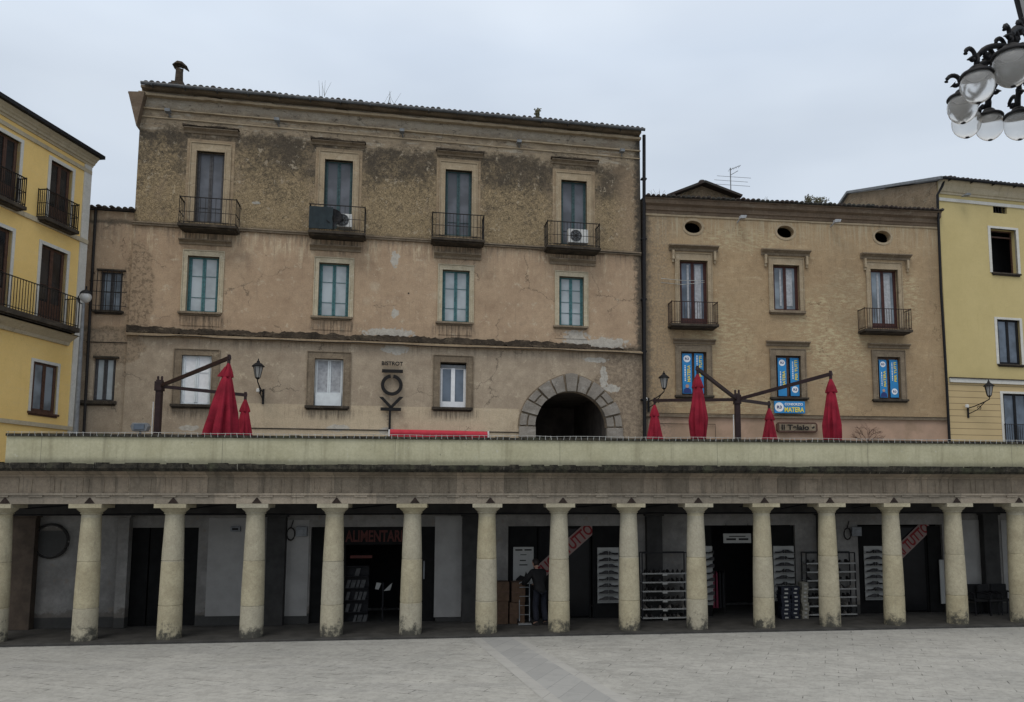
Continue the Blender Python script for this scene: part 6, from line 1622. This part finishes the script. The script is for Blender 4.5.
# facing +y (into the arcade); slight forward lean, hands reaching forward to the left
J = {'hem': (0, -.01, .80), 'pel': (0, 0, .93), 'sp': (0, .05, 1.12), 'ch': (0, .13, 1.34), 'nk': (0, .19, 1.49), 'nk2': (0, .22, 1.55),
     'hl': (-.1, 0, .88), 'kl': (-.12, .05, .49), 'al': (-.12, -.03, .09), 'fl': (-.13, .12, .035),
     'hr': (.1, 0, .88), 'kr': (.13, .02, .48), 'ar': (.15, -.06, .09), 'fr': (.17, .09, .035),
     'sl': (-.19, .14, 1.41), 'el': (-.30, .28, 1.17), 'wl': (-.27, .50, 1.08), 'sr': (.19, .14, 1.41), 'er': (.27, .27, 1.16), 'wr': (.12, .48, 1.07)}
def sk(names, edges, rads, name, mat, lv=2):
    return skin(name, [J[n_] for n_ in names], [(names.index(a), names.index(b)) for a, b in edges], rads, mat, pe, lv)
names = ['pel','sp','ch','nk','nk2','hl','kl','al','fl','hr','kr','ar','fr','sl','el','wl','sr','er','wr']
edges = [('pel','sp'),('sp','ch'),('ch','nk'),('nk','nk2'),('pel','hl'),('hl','kl'),('kl','al'),('al','fl'),('pel','hr'),('hr','kr'),('kr','ar'),('ar','fr'),('ch','sl'),('sl','el'),('el','wl'),('ch','sr'),('sr','er'),('er','wr')]
rads = [(.12,.09),(.11,.08),(.12,.09),.055,.052,.07,.045,.033,.028,.07,.045,.033,.028,.04,.03,.026,.04,.03,.026]
body = sk(names, edges, rads, 'body', M['skin_tone'])
hb = MB(); hb.lathe([(.03, -.12), (.055, -.10), (.07, -.05), (.078, .0), (.078, .05), (.065, .09), (.03, .115), (.005, .12)], 20, (0, 0, 0), mod=lambda t_, z: 1 + .12 * abs(math.sin(t_)))
hb.lathe([(.004, -.03), (.014, -.02), (.01, .015), (.003, .02)], 8, (0, .09, -.01)); hb.lathe([(.01, -.025), (.02, 0), (.01, .025)], 8, (.08, 0, -.01)); hb.lathe([(.01, -.025), (.02, 0), (.01, .025)], 8, (-.08, 0, -.01))
hd = hb.build('head', M['skin_tone'], body, smooth=True, loc=(0, .26, 1.655), rot=(R(-18), 0, R(15)))
hh = MB(); hh.lathe([(.075, -.07), (.09, -.02), (.092, .04), (.078, .09), (.04, .125), (.005, .135)], 20, (0, -.012, 0), mod=lambda t_, z: (1 + .12 * abs(math.sin(t_))) * (.88 if math.sin(t_) > .3 and z < .05 else 1)); hh.build('hair', M['hair_dark'], pe, smooth=True, loc=(0, .255, 1.66), rot=(R(-18), 0, R(15)))
for nm in ('wl', 'wr'):
    w = Vector(J[nm]); s_ = -1 if nm == 'wl' else 1
    pts = [tuple(w), tuple(w + Vector((0, .06, -.01)))]; ed = [(0, 1)]; rd = [.028, (.035, .018)]
    for k in range(4):
        b_ = w + Vector((-.027 + .018 * k, .09, -.012)); ln_ = (.033, .04, .037, .028)[k]
        i0 = len(pts); pts += [tuple(b_), tuple(b_ + Vector((0, ln_, -.012))), tuple(b_ + Vector((0, ln_ * 1.5, -.045)))]; ed += [(1, i0), (i0, i0+1), (i0+1, i0+2)]; rd += [.009, .0085, .007]
    i0 = len(pts); b_ = w + Vector((-s_ * .03, .035, -.015)); pts += [tuple(b_), tuple(b_ + Vector((-s_ * .025, .04, -.02)))]; ed += [(0, i0), (i0, i0+1)]; rd += [.011, .009]
    skin('hand', pts, ed, rd, M['skin_tone'], body, 1)
sk(['hem','pel','sp','ch','nk','sl','el','wl','sr','er','wr'], [('hem','pel'),('pel','sp'),('sp','ch'),('ch','nk'),('ch','sl'),('sl','el'),('el','wl'),('ch','sr'),('sr','er'),('er','wr')], [(.19,.15),(.18,.14),(.17,.13),(.18,.14),.08,.105,.085,.07,.105,.085,.07], 'jacket', M['black_cloth'])
J['pel2'] = (0, 0, 1.0)
sk(['pel2','hl','kl','al','hr','kr','ar'], [('pel2','hl'),('hl','kl'),('kl','al'),('pel2','hr'),('hr','kr'),('kr','ar')], [(.16,.13),.105,.085,.085,.105,.085,.085], 'trousers', M['denim'])  # cuffs reach the shoes
for s_, a in ((-1, 'al'), (1, 'ar')):
    o = shoe_mesh().build('shoe', M['shoe_leather'], pe, smooth='auto'); o.location = (J[a][0], J[a][1] + .06, 0); o.rotation_euler = (0, 0, R(90)); o.scale = (1.05, 1.2, 1)
